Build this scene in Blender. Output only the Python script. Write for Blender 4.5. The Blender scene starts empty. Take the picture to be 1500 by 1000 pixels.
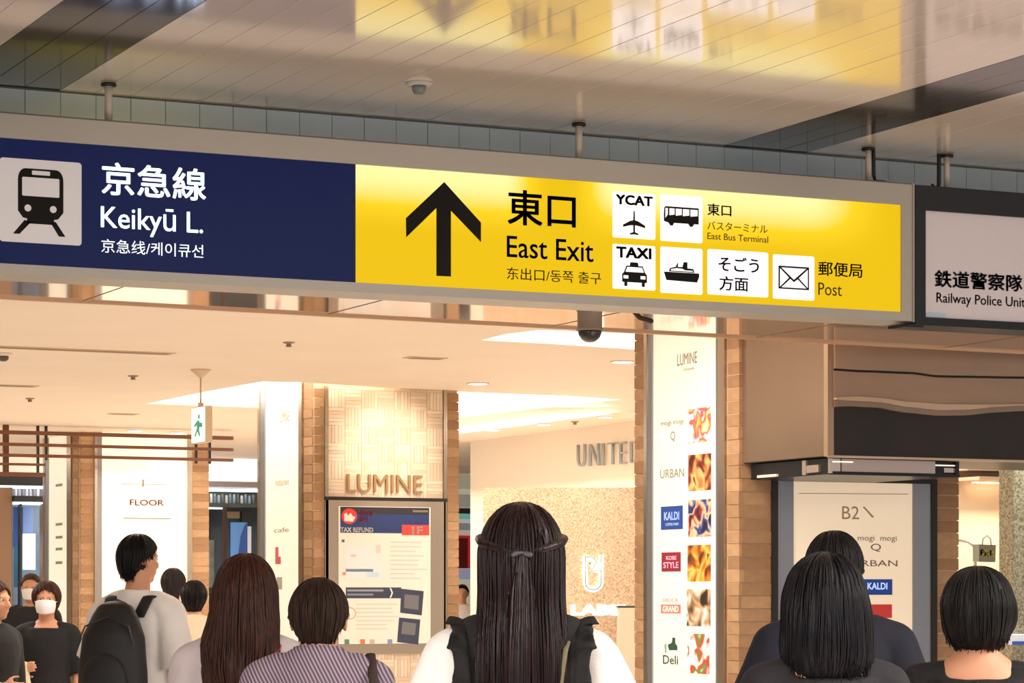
import bpy, bmesh, math, random
from mathutils import Vector, Matrix, noise
R = math.radians
random.seed(7)
S = bpy.context.scene
COL = S.collection

# ------------------------------------------------------------------ camera, world, exposure
CAMZ = 1.42
F = 3900.0                       # focal length in pixels of the 1500 px wide frame
YAW = math.atan2(.4305, .9026)
FWD = Vector((math.sin(YAW), math.cos(YAW), 0)); RGT = Vector((math.cos(YAW), -math.sin(YAW), 0))
cd = bpy.data.cameras.new('camera'); cam = bpy.data.objects.new('camera', cd); COL.objects.link(cam)
cam.location = (0, 0, CAMZ); cam.rotation_euler = (R(90), 0, -YAW)
cd.sensor_width = 36; cd.lens = F / 1500 * 36; cd.shift_y = 368 / 1500; cd.clip_end = 200
S.camera = cam
S.view_settings.view_transform = 'Standard'; S.view_settings.look = 'None'
S.view_settings.gamma = 1; S.view_settings.exposure = 0.0; S.view_settings.use_curve_mapping = False
S.cycles.use_denoising = True
S.cycles.max_bounces = 7; S.cycles.sample_clamp_indirect = 6
w = bpy.data.worlds.new('world'); S.world = w; w.use_nodes = True
w.node_tree.nodes['Background'].inputs[0].default_value = (.86, .84, .84, 1)
w.node_tree.nodes['Background'].inputs[1].default_value = 1.0

def area(name, loc, size, power, col=(1, .93, .86), rot=(0, 0, 0), size_y=None):
    l = bpy.data.lights.new(name, 'AREA'); l.energy = power; l.color = col
    l.shape = 'RECTANGLE'; l.size = size; l.size_y = size_y or size
    o = bpy.data.objects.new(name, l); COL.objects.link(o); o.location = loc; o.rotation_euler = rot
    return o
def spot(name, loc, target, power, angle=50, col=(1, .88, .74), blend=.6, r=.05):
    l = bpy.data.lights.new(name, 'SPOT'); l.energy = power; l.color = col; l.spot_size = R(angle)
    l.spot_blend = blend; l.shadow_soft_size = r
    o = bpy.data.objects.new(name, l); COL.objects.link(o); o.location = loc
    o.rotation_euler = (Vector(target) - Vector(loc)).to_track_quat('-Z', 'Y').to_euler()
    return o
# unseen area lamps added at concourse ceiling height, beside and behind the camera
area('concourse_fill', (-2.0, 1.0, 3.44), 4, 620, (1, .97, .94))
area('concourse_fill', (6.5, 2.5, 3.44), 4, 480, (1, .97, .94))
# unseen area lamps added to brighten the shopping arcade
for x, y, p in ((4.2, 13.2, 60), (3.2, 17, 80), (3.2, 24, 120), (10.6, 17.2, 80), (9.4, 31, 110), (5.6, 29.5, 100), (13.5, 15, 45)):
    area('arcade_fill', (x, y, 2.98), 1.6, p, (1, .93, .85))

# ------------------------------------------------------------------ measuring: where a sight line meets a known plane
def ray(px, py): return FWD + RGT * ((px - 750) / F) + Vector((0, 0, (868 - py) / F))
C0 = Vector((0, 0, CAMZ))
def onY(px, py, Y): r = ray(px, py); return C0 + r * (Y / r.y)
def onX(px, py, X): r = ray(px, py); return C0 + r * (X / r.x)
def onZ(px, py, Z): r = ray(px, py); return C0 + r * ((Z - CAMZ) / r.z)
def atd(px, py, d): return C0 + ray(px, py) * d

# ------------------------------------------------------------------ materials
def lin(c): return tuple(((v / 255) / 12.92 if v / 255 <= .04045 else (((v / 255) + .055) / 1.055) ** 2.4) for v in c) + (1,)
MATS = {}
def mat(name, c, rough=.5, metal=0, emit=0, ecol=None, var=0, vscale=8, bump=0, bscale=60, stretch=(1, 1, 1), coat=0, alpha=1, spec=.5):
    if name in MATS: return MATS[name]
    m = bpy.data.materials.new(name); m.use_nodes = True; n = m.node_tree; b = n.nodes['Principled BSDF']
    col = lin(c); b.inputs['Base Color'].default_value = col; b.inputs['Roughness'].default_value = rough
    b.inputs['Metallic'].default_value = metal; b.inputs['Coat Weight'].default_value = coat
    b.inputs['Specular IOR Level'].default_value = spec
    if emit:
        b.inputs['Emission Color'].default_value = lin(ecol or c); b.inputs['Emission Strength'].default_value = emit
    if alpha < 1: b.inputs['Alpha'].default_value = alpha
    if var or bump:
        tc = n.nodes.new('ShaderNodeTexCoord'); mp = n.nodes.new('ShaderNodeMapping'); mp.inputs['Scale'].default_value = stretch
        n.links.new(tc.outputs['Object'], mp.inputs['Vector'])
    if var:
        nz = n.nodes.new('ShaderNodeTexNoise'); nz.inputs['Scale'].default_value = vscale; nz.inputs['Detail'].default_value = 4
        n.links.new(mp.outputs[0], nz.inputs['Vector'])
        rp = n.nodes.new('ShaderNodeValToRGB'); rp.color_ramp.elements[0].position = .3; rp.color_ramp.elements[1].position = .7
        rp.color_ramp.elements[0].color = tuple(v * (1 - var) for v in col[:3]) + (1,)
        rp.color_ramp.elements[1].color = tuple(min(1, v * (1 + var)) for v in col[:3]) + (1,)
        n.links.new(nz.outputs[0], rp.inputs[0]); n.links.new(rp.outputs[0], b.inputs['Base Color'])
    if bump:
        nb = n.nodes.new('ShaderNodeTexNoise'); nb.inputs['Scale'].default_value = bscale; nb.inputs['Detail'].default_value = 3
        n.links.new(mp.outputs[0], nb.inputs['Vector']); bp = n.nodes.new('ShaderNodeBump'); bp.inputs['Strength'].default_value = bump
        bp.inputs['Distance'].default_value = .01
        n.links.new(nb.outputs[0], bp.inputs['Height']); n.links.new(bp.outputs[0], b.inputs['Normal'])
    MATS[name] = m
    return m

def yellow_mat():
    """back-lit acrylic: fluorescent tubes lie behind the top edge, with a gap between the two tubes"""
    m = bpy.data.materials.new('yellow_acrylic'); m.use_nodes = True; n = m.node_tree; N = n.nodes; L = n.links
    b = N['Principled BSDF']; b.inputs['Base Color'].default_value = lin((70, 50, 2)); b.inputs['Roughness'].default_value = .5; b.inputs['Specular IOR Level'].default_value = .12
    g = N.new('ShaderNodeNewGeometry'); sp = N.new('ShaderNodeSeparateXYZ'); L.new(g.outputs['Position'], sp.inputs[0])
    def mr(src, a, c, lo=0, hi=1):
        q = N.new('ShaderNodeMapRange'); q.interpolation_type = 'SMOOTHSTEP'; L.new(src, q.inputs[0])
        q.inputs[1].default_value = a; q.inputs[2].default_value = c; q.inputs[3].default_value = lo; q.inputs[4].default_value = hi
        return q.outputs[0]
    def ma(op, a, c):
        q = N.new('ShaderNodeMath'); q.operation = op
        for i, v in enumerate((a, c)):
            if isinstance(v, (int, float)): q.inputs[i].default_value = v
            else: L.new(v, q.inputs[i])
        return q.outputs[0]
    X, Z = sp.outputs[0], sp.outputs[2]
    up = mr(Z, 2.92, 3.19)
    xg = onY(822, 270, 10.27).x; xr = onY(1315, 300, 10.27).x
    gap = ma('MULTIPLY', ma('SUBTRACT', 1, ma('MULTIPLY', mr(X, xg - .28, xg - .04), mr(X, xg + .28, xg + .04))), mr(X, xr, xr - .5))
    t = ma('MULTIPLY', up, ma('MAXIMUM', gap, .0))
    rp = N.new('ShaderNodeValToRGB'); e = rp.color_ramp.elements
    e[0].position = 0; e[0].color = (.88, .56, .006, 1); e[1].position = 1; e[1].color = (1.12, 1.02, .42, 1)
    k = e.new(.45); k.color = (1.06, .71, .018, 1)
    L.new(t, rp.inputs[0]); L.new(rp.outputs[0], b.inputs['Emission Color']); b.inputs['Emission Strength'].default_value = .97
    return m

M = dict(
    alu=mat('sign_aluminium', (172, 168, 160), .45, .2, bump=.02),
    navy=mat('navy_acrylic', (6, 12, 40), .4, emit=.7, ecol=(12, 26, 72), spec=.15),
    yellow=yellow_mat(),
    white=mat('lit_white_acrylic', (240, 240, 240), .3, emit=.72, ecol=(250, 250, 255)),
    dimw=mat('dim_white_acrylic', (190, 185, 185), .35, emit=.18, ecol=(255, 250, 250)),
    black=mat('black_film', (14, 11, 8), .6, spec=.2),
    wtext=mat('white_letter_film', (235, 240, 248), .4, emit=.75, ecol=(225, 238, 250)),
    brown=mat('dark_letter_film', (60, 45, 8), .5),
    plank=None, dark=None,
    steel=mat('brushed_steel', (190, 176, 160), .22, .9, bump=.04, stretch=(1, 1, .05)),
    bluesteel=mat('satin_steel', (150, 152, 158), .35, .7),
    darksteel=mat('dark_bronze_frame', (52, 46, 42), .4, .5),
    mallceil=mat('painted_plaster', (242, 226, 208), .7, var=.02, vscale=1.5),
    mortar=mat('mortar', (206, 178, 146), .9, var=.1),
    cream=mat('backlit_cream', (240, 234, 216), .35, emit=.46, ecol=(252, 246, 226), coat=.3),
    cream2=mat('cream_map_panel', (235, 218, 192), .4, emit=.42, ecol=(246, 222, 190), coat=.3),
    paper=mat('poster_paper', (236, 228, 214), .5, emit=.12, ecol=(250, 240, 225)),
    granite=None,
    skin=mat('skin', (208, 150, 118), .55, var=.06, vscale=20),
    eye=mat('eye_white', (225, 222, 215), .3),
    shoe=mat('shoe_leather', (30, 28, 28), .5, var=.1),
)
def metal_plank(name, c, metal, rough):
    m = mat(name, c, rough, metal, var=.03, vscale=3, stretch=(1, .2, 1), coat=.25)
    m.node_tree.nodes['Principled BSDF'].inputs['Coat Roughness'].default_value = .06
    return m
M['plank'] = metal_plank('ceiling_plank_enamel', (238, 224, 214), .30, .10)
M['dark'] = metal_plank('dark_plank_enamel', (84, 74, 68), .5, .12)
def speckle(name, cols, scale, rough=.5):
    m = bpy.data.materials.new(name); m.use_nodes = True; n = m.node_tree; N = n.nodes; L = n.links; b = N['Principled BSDF']
    tc = N.new('ShaderNodeTexCoord'); v = N.new('ShaderNodeTexVoronoi'); v.inputs['Scale'].default_value = scale
    L.new(tc.outputs['Object'], v.inputs['Vector']); rp = N.new('ShaderNodeValToRGB'); rp.color_ramp.interpolation = 'CONSTANT'
    e = rp.color_ramp.elements; e[0].color = lin(cols[0]); e[0].position = 0; e[1].position = 1 / len(cols); e[1].color = lin(cols[1])
    for i, c in enumerate(cols[2:]): k = e.new((i + 2) / len(cols)); k.color = lin(c)
    sp = N.new('ShaderNodeSeparateColor'); L.new(v.outputs['Color'], sp.inputs[0]); L.new(sp.outputs[0], rp.inputs[0])
    L.new(rp.outputs[0], b.inputs['Base Color']); b.inputs['Roughness'].default_value = rough
    return m
M['granite'] = speckle('speckled_granite', [(205, 178, 148), (192, 166, 138), (218, 194, 168), (172, 146, 120), (212, 186, 160), (198, 172, 146)], 95)
M['granite2'] = speckle('grey_green_terrazzo', [(176, 170, 146), (150, 144, 118), (190, 186, 162), (128, 122, 96), (168, 160, 134)], 90)
def picture(name, cols, scale, seed):
    m = bpy.data.materials.new(name); m.use_nodes = True; n = m.node_tree; N = n.nodes; L = n.links; b = N['Principled BSDF']
    tc = N.new('ShaderNodeTexCoord'); mp = N.new('ShaderNodeMapping'); mp.inputs['Location'].default_value = (seed * 3.1, seed * 1.7, seed)
    L.new(tc.outputs['Object'], mp.inputs[0]); v = N.new('ShaderNodeTexNoise'); v.inputs['Scale'].default_value = scale * .5
    v.inputs['Detail'].default_value = 1; v.inputs['Distortion'].default_value = .6
    L.new(mp.outputs[0], v.inputs['Vector']); rp = N.new('ShaderNodeValToRGB'); e = rp.color_ramp.elements
    k = len(cols); e[0].position = .28; e[0].color = lin(cols[0]); e[1].position = .72; e[1].color = lin(cols[-1])
    for i, c in enumerate(cols[1:-1]): q = e.new(.28 + .44 * (i + 1) / (k - 1)); q.color = lin(c)
    L.new(v.outputs[0], rp.inputs[0]); L.new(rp.outputs[0], b.inputs['Base Color']); L.new(rp.outputs[0], b.inputs['Emission Color'])
    b.inputs['Emission Strength'].default_value = .45; b.inputs['Roughness'].default_value = .4
    return m

# ------------------------------------------------------------------ object helpers
def wloc(o):
    v = Vector((0, 0, 0))
    while o is not None: v = v + o.location; o = o.parent
    return v
def link(name, me, m, parent=None, smooth=False):
    o = bpy.data.objects.new(name, me); COL.objects.link(o)
    if m: me.materials.append(m)
    if parent: o.parent = parent
    if smooth:
        for p in me.polygons: p.use_smooth = True
    return o
def mk(name, verts, faces, m, parent=None, smooth=False, world=True):
    """world=True: vertices are world coordinates; a top-level mesh gets its origin at its base"""
    vs = [Vector(v) for v in verts]
    if world:
        if parent: off = wloc(parent)
        else:
            off = Vector((sum(v.x for v in vs) / len(vs), sum(v.y for v in vs) / len(vs), min(v.z for v in vs)))
        vs = [v - off for v in vs]
    me = bpy.data.meshes.new(name); me.from_pydata(vs, [], faces)
    bm = bmesh.new(); bm.from_mesh(me); bmesh.ops.recalc_face_normals(bm, faces=bm.faces); bm.to_mesh(me); bm.free()
    o = link(name, me, m, parent, smooth)
    if world and not parent: o.location = off
    return o
def empty(name, loc, label=None, cat=None, group=None, rz=0):
    o = bpy.data.objects.new(name, None); COL.objects.link(o); o.location = loc; o.rotation_euler = (0, 0, rz); o.empty_display_size = .1
    if label: o['label'] = label
    if cat: o['category'] = cat
    if group: o['group'] = group
    return o
def tag(o, label=None, cat=None, group=None, kind=None):
    for k, v in (('label', label), ('category', cat), ('group', group), ('kind', kind)):
        if v: o[k] = v
    return o
BF = [(0, 3, 2, 1), (4, 5, 6, 7), (0, 1, 5, 4), (1, 2, 6, 5), (2, 3, 7, 6), (3, 0, 4, 7)]
def boxv(a, b):
    (x0, y0, z0), (x1, y1, z1) = a, b
    return [(x0, y0, z0), (x1, y0, z0), (x1, y1, z0), (x0, y1, z0), (x0, y0, z1), (x1, y0, z1), (x1, y1, z1), (x0, y1, z1)]
def box(name, a, b, m, parent=None, bevel=0):
    o = mk(name, boxv(a, b), BF, m, parent)
    if bevel:
        bm = bmesh.new(); bm.from_mesh(o.data); bmesh.ops.bevel(bm, geom=list(bm.edges), offset=bevel, segments=2, affect='EDGES', profile=.5)
        bm.to_mesh(o.data); bm.free()
    return o
def struct(o): o['kind'] = 'structure'; return o
def prism(name, pts, n, t, m, parent=None):
    """polygon (world points) pushed by t along n"""
    n = Vector(n).normalized(); k = len(pts)
    vs = [Vector(p) for p in pts] + [Vector(p) + n * t for p in pts]
    fs = [tuple(range(k))[::-1], tuple(range(k, 2 * k))] + [(i, (i + 1) % k, k + (i + 1) % k, k + i) for i in range(k)]
    return mk(name, vs, fs, m, parent)
def frame(name, x0, x1, z0, z1, t, pl, m, parent, depth):
    """rectangular picture frame on a plane; x = plane coordinate"""
    def q(a, b, c, d): return [pl.at(a, c, 0), pl.at(b, c, 0), pl.at(b, d, 0), pl.at(a, d, 0), pl.at(a, c, depth), pl.at(b, c, depth), pl.at(b, d, depth), pl.at(a, d, depth)]
    vs = []; fs = []
    s = 1 if x1 > x0 else -1
    for g in (q(x0, x0 + s * t, z0, z1), q(x1 - s * t, x1, z0, z1), q(x0 + s * t, x1 - s * t, z0, z0 + t), q(x0 + s * t, x1 - s * t, z1 - t, z1)):
        k = len(vs); vs += g; fs += [tuple(i + k for i in f) for f in BF]
    return mk(name, vs, fs, m, parent)
class PlY:      # plane Y = c seen from lower Y; a = X
    n = Vector((0, -1, 0)); u = Vector((1, 0, 0))
    def __init__(s, c): s.c = c
    def at(s, a, z, o=0): return Vector((a, s.c - o, z))
    def px(s, px, py, o=0): return onY(px, py, s.c) + s.n * o
    def a(s, px, py=868): return onY(px, py, s.c).x
    def z(s, px, py): return onY(px, py, s.c).z
class PlX:      # plane X = c seen from lower X; a = Y, reading left to right is -Y
    n = Vector((-1, 0, 0)); u = Vector((0, -1, 0))
    def __init__(s, c): s.c = c
    def at(s, a, z, o=0): return Vector((s.c - o, a, z))
    def px(s, px, py, o=0): return onX(px, py, s.c) + s.n * o
    def a(s, px, py=868): return onX(px, py, s.c).y
    def z(s, px, py): return onX(px, py, s.c).z
class PlF:      # plane facing back along the view axis, d metres ahead
    n = -FWD; u = RGT
    def __init__(s, d): s.d = d
    def at(s, a, z, o=0): return FWD * (s.d - o) + RGT * a + Vector((0, 0, z))
    def px(s, px, py, o=0): return atd(px, py, s.d) + s.n * o
    def a(s, px, py=868): return (px - 750) / F * s.d
    def z(s, px, py): return CAMZ + (868 - py) / F * s.d
def poly(name, pl, pts, m, parent=None, t=.002, o=0):
    return prism(name, [pl.px(x, y, o) for x, y in pts], pl.n, t, m, parent)
def rect(name, pl, x0, x1, y0, y1, m, parent=None, t=.004, o=0):
    """plane-aligned rectangle; y0,y1 read at x0"""
    a0, a1 = pl.a(x0), pl.a(x1); z0, z1 = pl.z(x0, y1), pl.z(x0, y0)
    return prism(name, [pl.at(a0, z0, o), pl.at(a1, z0, o), pl.at(a1, z1, o), pl.at(a0, z1, o)], pl.n, t, m, parent)
class Frame2:   # local 0..100 coordinates in a plane-aligned rectangle (v downwards)
    def __init__(s, pl, x0, x1, y0, y1, o):
        s.pl = pl; s.a0, s.a1 = pl.a(x0), pl.a(x1); s.z0, s.z1 = pl.z(x0, y0), pl.z(x0, y1); s.o = o
    def p(s, u, v): return s.pl.at(s.a0 + (s.a1 - s.a0) * u / 100, s.z0 + (s.z1 - s.z0) * v / 100, s.o)
    def poly(s, name, pts, m, parent, lift=0, t=.0015):
        return prism(name, [s.p(u, v) + s.pl.n * lift for u, v in pts], s.pl.n, t, m, parent)
def rrect(u0, u1, v0, v1, r, n=5, ru=None):
    ru = ru or r; out = []
    for cx, cy, a0 in ((u1 - ru, v0 + r, -90), (u1 - ru, v1 - r, 0), (u0 + ru, v1 - r, 90), (u0 + ru, v0 + r, 180)):
        for i in range(n + 1):
            a = R(a0 + 90 * i / n); out.append((cx + ru * math.cos(a), cy + r * math.sin(a)))
    return out
def circ(u, v, r, n=14, rv=None): return [(u + r * math.cos(2 * math.pi * i / n), v + (rv or r) * math.sin(2 * math.pi * i / n)) for i in range(n)]
DG = bpy.context.evaluated_depsgraph_get
def text(s, pl, x0, x1, y0, y1, m, parent, o=.004, bold=0, name='lettering', t=.0015, thin=0):
    """lettering fitted to the measured box; y0,y1 read at x0"""
    cu = bpy.data.curves.new('t', 'FONT'); cu.body = s; cu.size = 1; cu.offset = thin; cu.resolution_u = 3
    ob = bpy.data.objects.new('t', cu); COL.objects.link(ob); bpy.context.view_layer.update()
    me = bpy.data.meshes.new_from_object(ob.evaluated_get(DG())); bpy.data.objects.remove(ob)
    if not me.vertices: return None
    if bold:
        bm = bmesh.new()
        for dx, dy in ((-bold, -bold), (bold, -bold), (-bold, bold), (bold, bold)):
            me.transform(Matrix.Translation((dx, dy, 0))); bm.from_mesh(me); me.transform(Matrix.Translation((-dx, -dy, 0)))
        bm.to_mesh(me); bm.free()
    xs = [v.co.x for v in me.vertices]; ys = [v.co.y for v in me.vertices]
    ax, bx, ay, by = min(xs), max(xs), min(ys), max(ys)
    a0, a1 = pl.a(x0), pl.a(x1); z0, z1 = pl.z(x0, y1), pl.z(x0, y0); off = wloc(parent) if parent else Vector()
    for v in me.vertices:
        v.co = pl.at(a0 + (a1 - a0) * (v.co.x - ax) / (bx - ax), z0 + (z1 - z0) * (v.co.y - ay) / (by - ay), o) - off
    bm = bmesh.new(); bm.from_mesh(me)
    ex = bmesh.ops.extrude_face_region(bm, geom=list(bm.faces))
    for v in ex['geom']:
        if isinstance(v, bmesh.types.BMVert): v.co += pl.n * t
    bmesh.ops.recalc_face_normals(bm, faces=bm.faces); bm.to_mesh(me); bm.free(); me.materials.clear(); me.name = name
    return link(name, me, m, parent)
def tube_v(pts, rads, n=10, caps=True, ref=Vector((1, 0, 0))):
    pts = [Vector(p) for p in pts]; vs = []; fs = []
    rr = [(r, r) if not isinstance(r, (tuple, list)) else r for r in rads]
    if caps:
        t0 = (pts[0] - pts[1]).normalized(); t1 = (pts[-1] - pts[-2]).normalized(); a = min(rr[0]); b = min(rr[-1])
        P = [pts[0] + t0 * a * .9, pts[0] + t0 * a * .6]; Q = [pts[-1] + t1 * b * .6, pts[-1] + t1 * b * .9]
        rr = [tuple(c * .35 for c in rr[0]), tuple(c * .78 for c in rr[0])] + rr + [tuple(c * .78 for c in rr[-1]), tuple(c * .35 for c in rr[-1])]
        pts = P + pts + Q
    k = len(pts)
    for i, p in enumerate(pts):
        t = (pts[min(i + 1, k - 1)] - pts[max(i - 1, 0)]).normalized(); s = ref - t * ref.dot(t)
        if s.length < .2: s = Vector((0, 1, 0)) - t * t.y
        s.normalize(); b = t.cross(s)
        for j in range(n):
            a = 2 * math.pi * j / n; vs.append(p + s * (rr[i][0] * math.cos(a)) + b * (rr[i][1] * math.sin(a)))
    for i in range(k - 1):
        for j in range(n): fs.append((i * n + j, i * n + (j + 1) % n, (i + 1) * n + (j + 1) % n, (i + 1) * n + j))
    fs.append(tuple(range(n))[::-1]); fs.append(tuple((k - 1) * n + j for j in range(n)))
    return vs, fs
def tube(name, pts, rads, m, parent=None, n=12, caps=False, world=True):
    if not isinstance(rads, (list,)): rads = [rads] * len(pts)
    v, f = tube_v(pts, rads, n, caps); return mk(name, v, f, m, parent, True, world)
def lathe(name, c, prof, m, parent=None, n=24, axis='z'):
    vs = []; fs = []
    for r, z in prof:
        for j in range(n):
            a = 2 * math.pi * j / n; vs.append(Vector(c) + Vector((max(r, .0004) * math.cos(a), max(r, .0004) * math.sin(a), z)))
    for i in range(len(prof) - 1):
        for j in range(n): fs.append((i * n + j, i * n + (j + 1) % n, (i + 1) * n + (j + 1) % n, (i + 1) * n + j))
    fs.append(tuple(range(n))); fs.append(tuple((len(prof) - 1) * n + j for j in range(n)))
    return mk(name, vs, fs, m, parent, True)

# ================================================================== SETTING
ZC, ZS, ZM = 3.473, 2.73, 3.04            # concourse ceiling, soffit, arcade ceiling
YB = 10.63                                # tiled drop wall
struct(box('floor', (-14, -8, -.1), (26, 38, 0), mat('polished_floor', (232, 222, 210), .3, var=.05, vscale=2, coat=.3)))
ce = struct(box('ceiling', (-8, -7, ZC + .02), (20, YB + .1, ZC + .2), mat('ceiling_backing', (92, 72, 60), .8)))
# planks run away from the camera; two dark bands of three planks
xa = onZ(95, 0, ZC).x; xb = onZ(305, 0, ZC).x; xc = onZ(1060, 213, ZC).x; xd = onZ(1180, 225, ZC).x
period = (xc + xd) / 2 - (xa + xb) / 2; pitch = period / 24
x_start = xa - pitch * 30
pm = {}
def plank_mesh(dark):
    if dark in pm: return pm[dark]
    wdt, y0, y1, e = pitch - .003, -6.9, YB, .0004
    prof = [(0, .018), (0, e), (e, 0), (wdt - e, 0), (wdt, e), (wdt, .018)]
    vs = [(x, y, z) for y in (0, y1 - y0) for x, z in prof]; k = len(prof)
    fs = [(i, (i + 1) % k, k + (i + 1) % k, k + i) for i in range(k)] + [tuple(range(k))[::-1], tuple(range(k, 2 * k))]
    me = bpy.data.meshes.new('plank'); me.from_pydata(vs, [], fs); me.materials.append(M['dark'] if dark else M['plank'])
    bm = bmesh.new(); bm.from_mesh(me); bmesh.ops.recalc_face_normals(bm, faces=bm.faces); bm.to_mesh(me); bm.free()
    pm[dark] = me; return me
for i in range(110):
    x = x_start + i * pitch
    if x > 16: break
    ph = (i - 30) % 24; dark = ph in (0, 1, 2)
    o = bpy.data.objects.new('plank', plank_mesh(dark)); COL.objects.link(o); o.parent = ce
    o.location = Vector((x, -6.9, ZC + random.uniform(-.0006, .0006))) - wloc(ce)
# tiled drop wall
wd = struct(box('wall_front', (-8, YB + .012, ZS), (20, YB + .1, ZC + .02), mat('tile_joint', (120, 124, 124), .8)))
tm = [bpy.data.meshes.new('tile') for _ in range(3)]
TILE = mat('pale_blue_tile', (190, 208, 216), .3, var=.03, vscale=4, coat=.4)
for k, me in enumerate(tm):
    vs = boxv((0, 0, 0), (.1465, .012, .29)); me.from_pydata(vs, [], BF); me.materials.append(TILE)
    bm = bmesh.new(); bm.from_mesh(me); bmesh.ops.recalc_face_normals(bm, faces=bm.faces); bm.to_mesh(me); bm.free()
for i in range(64):
    x = onY(534, 0, YB).x + (i - 24) * .149
    for r_ in range(2):
        o = bpy.data.objects.new('tile', tm[i % 3]); COL.objects.link(o); o.parent = wd
        o.location = Vector((x, YB + random.uniform(-.0008, .0008), ZC - .004 - (r_ + 1) * .293)) - wloc(wd)
# glossy soffit, slightly deeper towards the right
s0, s1 = onZ(-250, 420, ZS), onZ(1900, 537, ZS)
pl_, pr_ = onZ(0, 433.5, ZS), onZ(1500, 515, ZS)
sl = (pr_.y - pl_.y) / (pr_.x - pl_.x)
def sy(x): return pl_.y + (x - pl_.x) * sl
SOF = mat('polished_soffit', (226, 196, 170), .07, .75, coat=.2)
sf = struct(prism('soffit', [(-8, YB - .0, ZS - .002), (14, YB, ZS - .002), (14, sy(14), ZS - .002), (-8, sy(-8), ZS - .002)], (0, 0, 1), .09, SOF))
for i in range(12):       # butt joints between soffit sheets
    x = 1.0 + i * 1.2
    box('joint', (x, YB + .02, ZS - .004), (x + .003, sy(x) - .01, ZS - .0005), mat('soffit_joint', (150, 124, 104), .5, .3), sf)
e0, e1 = Vector((-8, sy(-8), ZS)), Vector((14, sy(14), ZS))
struct(prism('trim_1', [e0 + Vector((0, 0, -.012)), e1 + Vector((0, 0, -.012)), e1 + Vector((0, .03, -.012)), e0 + Vector((0, .03, -.012))], (0, 0, 1), .36, mat('soffit_edge', (214, 178, 146), .3, .3)))
# arcade ceiling with two lit coves
def ceil_with_holes(name, outer, holes, z, th, m):
    cu = bpy.data.curves.new('c', 'CURVE'); cu.dimensions = '2D'; cu.fill_mode = 'BOTH'; cu.extrude = th / 2
    for ring in [outer] + holes:
        sp = cu.splines.new('POLY'); sp.points.add(len(ring) - 1); sp.use_cyclic_u = True
        for p, q in zip(sp.points, ring): p.co = (q[0], q[1], 0, 1)
    ob = bpy.data.objects.new('c', cu); COL.objects.link(ob); bpy.context.view_layer.update()
    me = bpy.data.meshes.new_from_object(ob.evaluated_get(DG())); bpy.data.objects.remove(ob); me.materials.clear(); me.name = name
    o = link(name, me, m); o.location = (0, 0, z + th / 2); return o
cove1 = [onZ(x, y, ZM) for x, y in ((215, 591), (300, 574), (383, 559), (445, 560), (560, 567), (672, 574), (830, 580), (908, 585), (830, 593), (672, 612), (540, 606), (383, 597))]
cove2 = [onZ(x, y, ZM) for x, y in ((705, 498), (742, 489), (790, 483.5), (935, 489), (1100, 496), (1100, 518), (935, 512), (800, 503))]
mc = ceil_with_holes('ceiling', [(-14, 11.2), (26, 11.2), (26, 37.5), (-14, 37.5)], [[(p.x, p.y) for p in c] for c in (cove1, cove2)], ZM, .07, M['mallceil'])
struct(mc)
COVE = mat('cove_lamp', (255, 250, 240), .6, emit=5, ecol=(255, 244, 226))
for c, l in ((cove1, 'far'), (cove2, 'near')):
    o = struct(prism('cove_light_panel', [Vector((p.x, p.y, ZM + .072)) for p in c], (0, 0, 1), .02, COVE)); o['label'] = 'glowing recessed ceiling cove'
struct(box('wall_back', (-14, 36.8, 0), (26, 37.2, 3.2), mat('back_wall_paint', (226, 208, 186), .7, var=.04)))
struct(box('wall_right', (19.5, 11.9, 0), (19.8, 36.8, 3.2), mat('side_wall_paint', (206, 184, 160), .7)))
struct(box('wall_left', (-6.3, 11.9, 0), (-6, 36.8, 3.2), mat('side_wall_paint', (206, 184, 160), .7)))

# ================================================================== MAIN SIGN
YS = 10.27; P = PlY(YS)
XL = P.a(-170); XR = P.a(1336)
sg = empty('direction_sign', ((XL + XR) / 2, YS + .1, 2.67), 'long hanging station sign, navy left half, yellow East Exit half, pale metal case', 'sign')
zt, zb = CAMZ + 1.878, CAMZ + 1.25; it, ib = CAMZ + 1.7825, CAMZ + 1.290
pxl, pxm, pxr = P.a(-130), P.a(522.5), P.a(1321)
box('case', (XL, YS + .03, zb), (XR, YS + .24, zt), M['alu'], sg)
vs = []; fs = []
for a, b in (((XL, YS, it), (XR, YS + .03, zt)), ((XL, YS, zb), (XR, YS + .03, ib)), ((XL, YS, ib), (pxl, YS + .03, it)), ((pxr, YS, ib), (XR - .0, YS + .03, it))):
    k = len(vs); vs += boxv(a, b); fs += [tuple(i + k for i in f) for f in BF]
mk('front_frame', vs, fs, M['alu'], sg)
box('edge_trim', (XR, YS - .004, zb - .004), (XR + .012, YS + .245, zt + .004), mat('edge_extrusion', (160, 150, 138), .3, .6), sg)
box('edge_lip', (XL, YS + .0, zt), (XR, YS + .24, zt + .006), mat('dark_gasket', (90, 92, 88), .5), sg)
npn = box('navy_panel', (pxl, YS + .012, ib), (pxm, YS + .026, it), M['navy'], sg)
ypn = box('yellow_panel', (pxm, YS + .012, ib), (pxr, YS + .026, it), M['yellow'], sg)
bp = box('rear_panel', (P.a(60), YS + .24, ib), (P.a(330), YS + .247, it), mat('rear_yellow_acrylic', (235, 190, 15), .3, emit=1.3, ecol=(255, 215, 40)), sg)
for px, y1 in ((159, 122), (848, 181), (1272, 216)):
    x = onY(px, 0, YS + .12).x; o = tube('hanger_pole', [(x, YS + .12, zt), (x, YS + .12, ZC - .004)], .016 if px < 1000 else .014, mat('painted_pole', (205, 196, 184), .4), sg, 14)
    lathe('ceiling_flange', (x, YS + .12, ZC - .012), [(.03, 0), (.032, .004), (.03, .012)], M['darksteel'], sg)
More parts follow.
